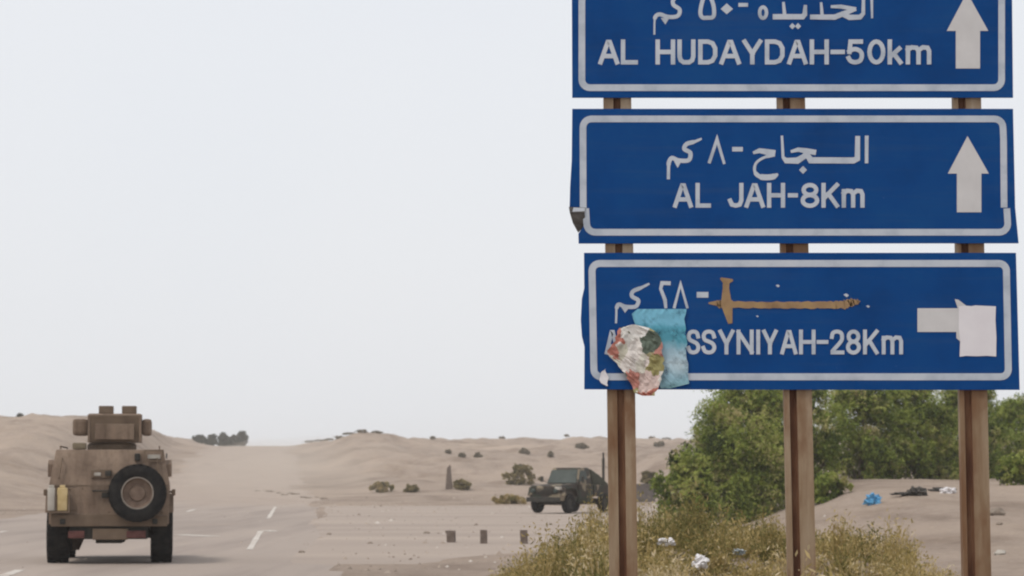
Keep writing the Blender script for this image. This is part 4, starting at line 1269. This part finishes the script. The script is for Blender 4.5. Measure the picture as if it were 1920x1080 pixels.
def bush(name, loc, rx, ry, h, clumps, per, mat, label, cat, group=None, leaf=0.11, droop=0.25, stems=9, low=0.05, seed=1, tilt=(0, 0), spread=1.0, sprig=0.5, hollow=None, foot=0.6):
    """A many-stemmed bush: stems, twigs and sprays of small leaves around clump centres."""
    rs = random.Random(seed)
    root = empty(name, loc)
    tag(root, label, cat, group)
    mb = MB()
    cents = []
    while len(cents) < clumps:
        a = rs.uniform(0, 2 * math.pi)
        u = rs.uniform(low, 1.0)
        prof = math.sqrt(max(0.0, 1 - (max(u - 0.42, 0) / 0.60) ** 2)) * (foot + (1 - foot) * smooth(0, 0.35, u))
        lump = 0.80 + 0.34 * mnoise.noise(Vector((math.cos(a) * 1.3 + seed, math.sin(a) * 1.3, u * 2.3)))
        rad = prof * lump * (rs.uniform(0.05, 1.0) ** 0.5) * spread * 0.86
        cc_ = Vector((math.cos(a) * rad * rx, math.sin(a) * rad * ry, u * h))
        if hollow and mnoise.noise(cc_ * (2.6 / min(rx, h)) + Vector((seed * 3.1, 0, 0))) < hollow: continue
        cents.append(Vector((math.cos(a) * rad * rx + tilt[0] * u, math.sin(a) * rad * ry + tilt[1] * u, u * h * (0.94 + 0.08 * lump))))
    tips = sorted(cents, key=lambda c: -c.z)
    for i in range(stems):
        e = cents[rs.randrange(len(cents))]
        b = Vector((e.x * 0.14, e.y * 0.14, -0.12))
        m = b.lerp(e, 0.5) + Vector((rs.uniform(-.2, .2), rs.uniform(-.2, .2), 0.12 * h)) * 0.5
        r0 = 0.022 * h * rs.uniform(0.6, 1.2)
        mb.tube([b, b.lerp(m, 0.5) + Vector((0, 0, 0.03)), m, m.lerp(e, 0.6), e], [r0, r0 * 0.85, r0 * 0.6, r0 * 0.35, r0 * 0.1], 5)
        for q in range(3):
            e2 = e + Vector((rs.uniform(-1, 1) * rx, rs.uniform(-1, 1) * ry, rs.uniform(-.1, .5) * h)) * 0.25
            mb.tube([m.lerp(e, rs.uniform(0, .6)), e2], [r0 * 0.35, r0 * 0.08], 4)
    mb.build('stems', M_BARK, root)
    C, D, U, L, W, Tn = [], [], [], [], [], []
    for c in cents:
        n = int(per * rs.uniform(0.6, 1.4))
        cr = sprig * rs.uniform(0.7, 1.3) * 0.40 * min(rx * 1.0, h * 0.9) 
        ns = max(3, n // 14)                       # sprays in the clump
        out = Vector((c.x / rx, c.y / ry, 0.5)).normalized()
        sd = unit(ns) * 0.9 + np.array(out)[None] * 0.7
        sd /= np.linalg.norm(sd, axis=1, keepdims=True)
        so = np.array(c)[None] + unit(ns) * (RNG.random((ns, 1)) ** 0.5) * cr
        k = RNG.integers(0, ns, n)
        t = RNG.random((n, 1))
        ln = cr * 0.9
        p = so[k] + sd[k] * t * ln + RNG.normal(size=(n, 3)) * cr * 0.09
        p[:, 2] -= (t[:, 0] ** 2) * ln * droop
        d = sd[k] * 0.5 + unit(n) * 0.8; d /= np.linalg.norm(d, axis=1, keepdims=True)
        u = np.cross(d, unit(n)); u /= np.maximum(np.linalg.norm(u, axis=1, keepdims=True), 1e-6)
        tone = np.clip(rs.gauss(0.50, 0.26) + RNG.normal(size=n) * 0.12, 0, 1)
        C.append(p); D.append(d); U.append(u)
        L.append(leaf * RNG.uniform(0.6, 1.5, n)); W.append(leaf * RNG.uniform(0.28, 0.6, n)); Tn.append(tone)
    C = np.concatenate(C); D = np.concatenate(D); U = np.concatenate(U); L = np.concatenate(L); W = np.concatenate(W); Tn = np.concatenate(Tn)
    keep = C[:, 2] > 0.01
    leaf_mesh('foliage', C[keep], D[keep], U[keep], L[keep], W[keep], Tn[keep], mat, root)
    return root


def gz(X, Y): return Vector((X, Y, terr(X, Y)))


# the thicket on the right
TH = [  # x px, base y px, depth or None, rx, ry, h, clumps, label
    (1405, 88.0, 2.75, 2.2, 4.45, 170, 'big green thicket bush behind the left and middle sign posts'),
    (1288, 84.0, 1.35, 1.2, 2.45, 60, 'low green bush leaning out at the edge of the thicket'),
    (1500, 91.0, 1.9, 1.7, 4.3, 90, 'tall green bush behind the middle sign post'),
    (1610, 97.0, 2.1, 1.6, 3.35, 100, 'rounded green bush between the middle and right sign posts'),
    (1718, 98.0, 2.2, 1.7, 3.75, 120, 'full green bush beside the right sign post, behind the rubbish'),
    (1812, 102.0, 2.2, 1.7, 3.7, 100, 'dark green bush directly behind the right sign post'),
    (1915, 106.0, 2.5, 1.8, 2.95, 100, 'green bush at the end of the thicket beyond the right sign post'),
    (1915, 84.0, 1.0, 0.9, 1.0, 36, 'small low green bush standing alone on the sand bank'),
    (1552, 82.0, 1.0, 0.9, 0.8, 30, 'low sprawling green bush at the foot of the thicket near the blue bag'),
]
for i, (x, Y, rx, ry, h, cl, lab) in enumerate(TH):
    X = px(x, 900, Y).x
    bush('green_bush', gz(X, Y) - Vector((0, 0, 0.1)), rx, ry, h, int(cl * 2.3), 250, M_GREEN, lab, 'bush', 'green bushes of the thicket', leaf=0.092, seed=11 + i, low=0.01, droop=0.4, hollow=-0.12, sprig=0.42, foot=0.9)

# desert shrubs far and near
SH = [(975, 909, 104, 33, 'rounded olive desert shrub on the slope left of the camouflaged truck'), (716, 923, 62, 16, 'low yellowish shrub at the foot of the middle dune'), (770, 923, 38, 12, 'small dark shrub next to the yellowish one'),
      (867, 918, 46, 15, 'dark shrub growing beside the broken pillar'), (957, 945, 110, 14, 'straw-coloured low shrub at the side road edge'),
      (866, 858, 20, 7, 'tiny far shrub on the skyline slope'), (896, 858, 18, 7, 'tiny far shrub on the skyline slope'), (985, 852, 26, 9, 'tiny far shrub on the skyline slope'), (1032, 857, 14, 8, 'tiny far shrub on the skyline slope'), (840, 850, 15, 5, 'tiny far shrub on the skyline slope'),
      (1235, 838, 26, 9, 'tiny far shrub on the skyline slope'), (1090, 842, 30, 8, 'tiny far shrub on the skyline slope'), (1215, 905, 40, 18, 'olive shrub behind the left sign post')]
crest = random.Random(12)
for cx in (582, 600, 618, 636, 656, 680, 706):
    SH.append((cx, None, crest.uniform(30, 46), crest.uniform(2.6, 4.4), 'low dark scrub along the crest of the middle dune'))
for cx in (812, 941, 1062, 1222, 1250):
    SH.append((cx, None, crest.uniform(16, 32), crest.uniform(2.5, 4.5), 'low scrub on the far skyline behind the truck'))


def skyline(x):
    best, bp = -9, None
    for k in range(160):
        Y = 240 + k * 2.2
        X = (x - 960) / FPX * Y
        e = (terr(X, Y) - CAM_H) / Y
        if e > best: best, bp = e, Vector((X, Y, terr(X, Y)))
    return bp


for i, (x, y, w, h, lab) in enumerate(SH):
    p = ground_hit(x, y, 60) if y else skyline(x)
    k = p.y / FPX
    bush('desert_shrub', p, w * k / 2, w * k / 2, h * k, 44 if w > 30 else 24, 120, M_DRY if i in (1, 4) else (M_SCRUB if not y or y < 870 else M_OLIVE), lab, 'shrub', 'desert shrubs on the slopes', leaf=(0.20 * max(1.0, p.y / 200) if y else 0.16), seed=40 + i, stems=4, low=0.02)

# distant trees left of the road crest, and a lone one on the left dune
for i, (x, y, w, h) in enumerate(((374, 829, 34, 12), (397, 830, 28, 15), (418, 831, 28, 18), (436, 831, 26, 14), (453, 832, 30, 22), (38, 790, 12, 10))):
    Yd = 560 + 9 * i if i < 5 else 330
    P = px(x, y, Yd)
    k = Yd / FPX
    base = Vector((P.x, Yd, terr(P.x, Yd)))
    hh = (px(x, y - h, Yd).z - base.z)
    b_ = bush('distant_tree', base, w * k / 2, w * k / 2, max(hh, 1.0) * 0.9, 40, 120, M_FAR, ('squat round distant tree at the dune end of the clump', 'slim distant tree next to the squat round one', 'medium dark distant tree in the middle of the clump', 'smallest distant tree beside the tallest one', 'tallest distant tree of the clump beside the road crest', 'lone small tree on the long dune')[i], 'tree', 'trees on the far skyline', leaf=0.55, seed=70 + i, stems=3, low=0.05)

# dry weeds on the heap behind and around the sign: one mass nobody could count
BAGS = [(1250, 1022, ground_hit(1250, 1058, 22).y), (1313, 1060, ground_hit(1313, 1092, 22).y), (1385, 1038, ground_hit(1385, 1072, 22).y)]


def weeds():
    C, D, U, L, W, Tn = [], [], [], [], [], []
    rs = random.Random(5)
    clumps = []
    for i in range(390):
        Y = rs.uniform(24.5, 40)
        X = rs.uniform(-0.9, 5.6)
        clumps.append((X, Y))
    for (x, Y) in ((1545, 16.6), (1500, 16.3), (1450, 16.5), (1590, 16.8), (1400, 16.2), (1640, 16.9), (1320, 15.9)):
        clumps.append((px(x, 1000, Y).x, Y))
    for (X, Y) in clumps:
        x_img = 960 + X / Y * FPX
        z0 = terr(X, Y)
        # how tall the weeds stand along the heap
        prof = np.interp(x_img, [860, 900, 1000, 1150, 1250, 1400, 1500, 1620, 1700, 1760, 1800], [0.20, 0.36, 0.56, 0.74, 0.78, 0.48, 0.36, 0.56, 0.52, 0.30, 0.08])
        near = Y < 20
        h = (1.27 - z0) * rs.uniform(0.86, 0.98) if near else prof * rs.uniform(0.35, 1.25) * (0.85 + 0.7 * n3(X * 3, Y, 0.35))
        for bx, by, bY in BAGS:
            if abs(x_img - bx) < 36 and bY - 9 < Y < bY + 0.3: h = min(h, max(0.16, px(bx, by + 8, Y).z - z0))
        if near and not (1430 < x_img < 1570): h *= 0.84
        r = 0.34 if near else rs.uniform(0.25, 0.5)
        if h < 0.06: continue
        n = int((700 if near else 380) * (0.5 + h))
        tone0 = rs.gauss(0.48, 0.20) + 0.35 * n3(X * 2, Y, 0.5)
        if not near and rs.random() < 0.10: h *= 1.35; r *= 0.5
        # stalks
        ns = max(10, n // 9)
        a = RNG.uniform(0, 2 * np.pi, ns); rr = np.sqrt(RNG.random(ns)) * r
        top = np.stack([np.cos(a) * rr, np.sin(a) * rr, h * (1.0 - 0.45 * (rr / r) ** 2) * RNG.uniform(0.6, 1.12, ns)], 1)
        bot = top * np.array([0.35, 0.35, 0.0])[None]
        base = np.array([X, Y, z0 - 0.02])
        d = top - bot; ln = np.linalg.norm(d, axis=1)
        d = d / ln[:, None]
        u = np.cross(d, unit(ns)); u /= np.linalg.norm(u, axis=1, keepdims=True)
        C.append(base + (top + bot) / 2); D.append(d); U.append(u); L.append(ln); W.append(RNG.uniform(0.006, 0.014, ns)); Tn.append(np.clip(tone0 - 0.1 + RNG.normal(size=ns) * 0.15, 0, 1))
        # leaflets on the stalks
        k = RNG.integers(0, ns, n); t = RNG.uniform(0.25, 1.03, n)
        p = bot[k] + (top - bot)[k] * t[:, None] + RNG.normal(size=(n, 3)) * 0.03
        dd = d[k] * 0.7 + unit(n) * 0.75; dd /= np.linalg.norm(dd, axis=1, keepdims=True)
        uu = np.cross(dd, unit(n)); uu /= np.linalg.norm(uu, axis=1, keepdims=True)
        C.append(base + p); D.append(dd); U.append(uu); L.append(RNG.uniform(0.03, 0.085, n)); W.append(RNG.uniform(0.008, 0.026, n)); Tn.append(np.clip(tone0 + RNG.normal(size=n) * 0.2, 0, 1))
    cat = np.concatenate
    o = leaf_mesh('dry_weeds', cat(C), cat(D), cat(U), cat(L), cat(W), cat(Tn), M_DRY)
    tag(o, 'dry yellow-green weeds and grass around the sign posts', 'weeds', kind='stuff')


weeds()
bag(1250, 1020, 32, 13, M_BAGW, 'white plastic bag caught in the weeds next to the left sign post', 3.7, caught=36)
bag(1313, 1060, 26, 22, M_BAGW, 'crumpled white bag lower in the weeds, between the left and middle posts', 6.1, caught=32)
bag(1385, 1038, 26, 10, M_BAGG, 'greyish plastic bag in the weeds between the left and middle posts', 7.4, caught=34)

# ------------------------------------------------------------------ dusty air
def volume_mat(name, col, dens, aniso=0.2):
    m = bpy.data.materials.new(name); m.use_nodes = True
    nt = m.node_tree; nt.nodes.clear()
    out = nt.nodes.new('ShaderNodeOutputMaterial'); v = nt.nodes.new('ShaderNodeVolumePrincipled')
    v.inputs['Color'].default_value = (*col, 1); v.inputs['Density'].default_value = dens; v.inputs['Anisotropy'].default_value = aniso
    nt.links.new(v.outputs[0], out.inputs['Volume'])
    return m


HAZE = True
if HAZE:
    mb = MB(); mb.box(-3100, 3100, -300, 6100, -40, 16)
    hz = mb.build('haze', volume_mat('dusty_air', (0.93, 0.92, 0.90), 0.0004))
    tag(hz, 'pale dusty air over the desert', 'haze', kind='stuff')
M_DUST = volume_mat('road_dust', (0.86, 0.79, 0.70), 0.0028)
for i, (Y, dx, rx, ry, rz) in enumerate(((235, 1.0, 8.0, 45.0, 2.6), (290, 5.0, 11.0, 45.0, 2.2), (185, 2.0, 7.0, 30.0, 1.8))):
    X = road_line(Y) - 1.0 + dx
    t = bmesh.new(); bmesh.ops.create_icosphere(t, subdivisions=4, radius=1)
    for v in t.verts:
        v.co *= 1 + 0.22 * mnoise.noise(v.co * 2.2 + Vector((i * 5, 0, 0)))
        v.co = Vector((v.co.x * rx, v.co.y * ry, v.co.z * rz))
    me = bpy.data.meshes.new('road_dust'); t.to_mesh(me); t.free()
    tag(link('road_dust', me, M_DUST, None, loc=(X, Y, terr(X, Y) + 1.0), smooth_shade=True), 'thin dust hanging over the road behind the vehicle', 'dust', kind='stuff')
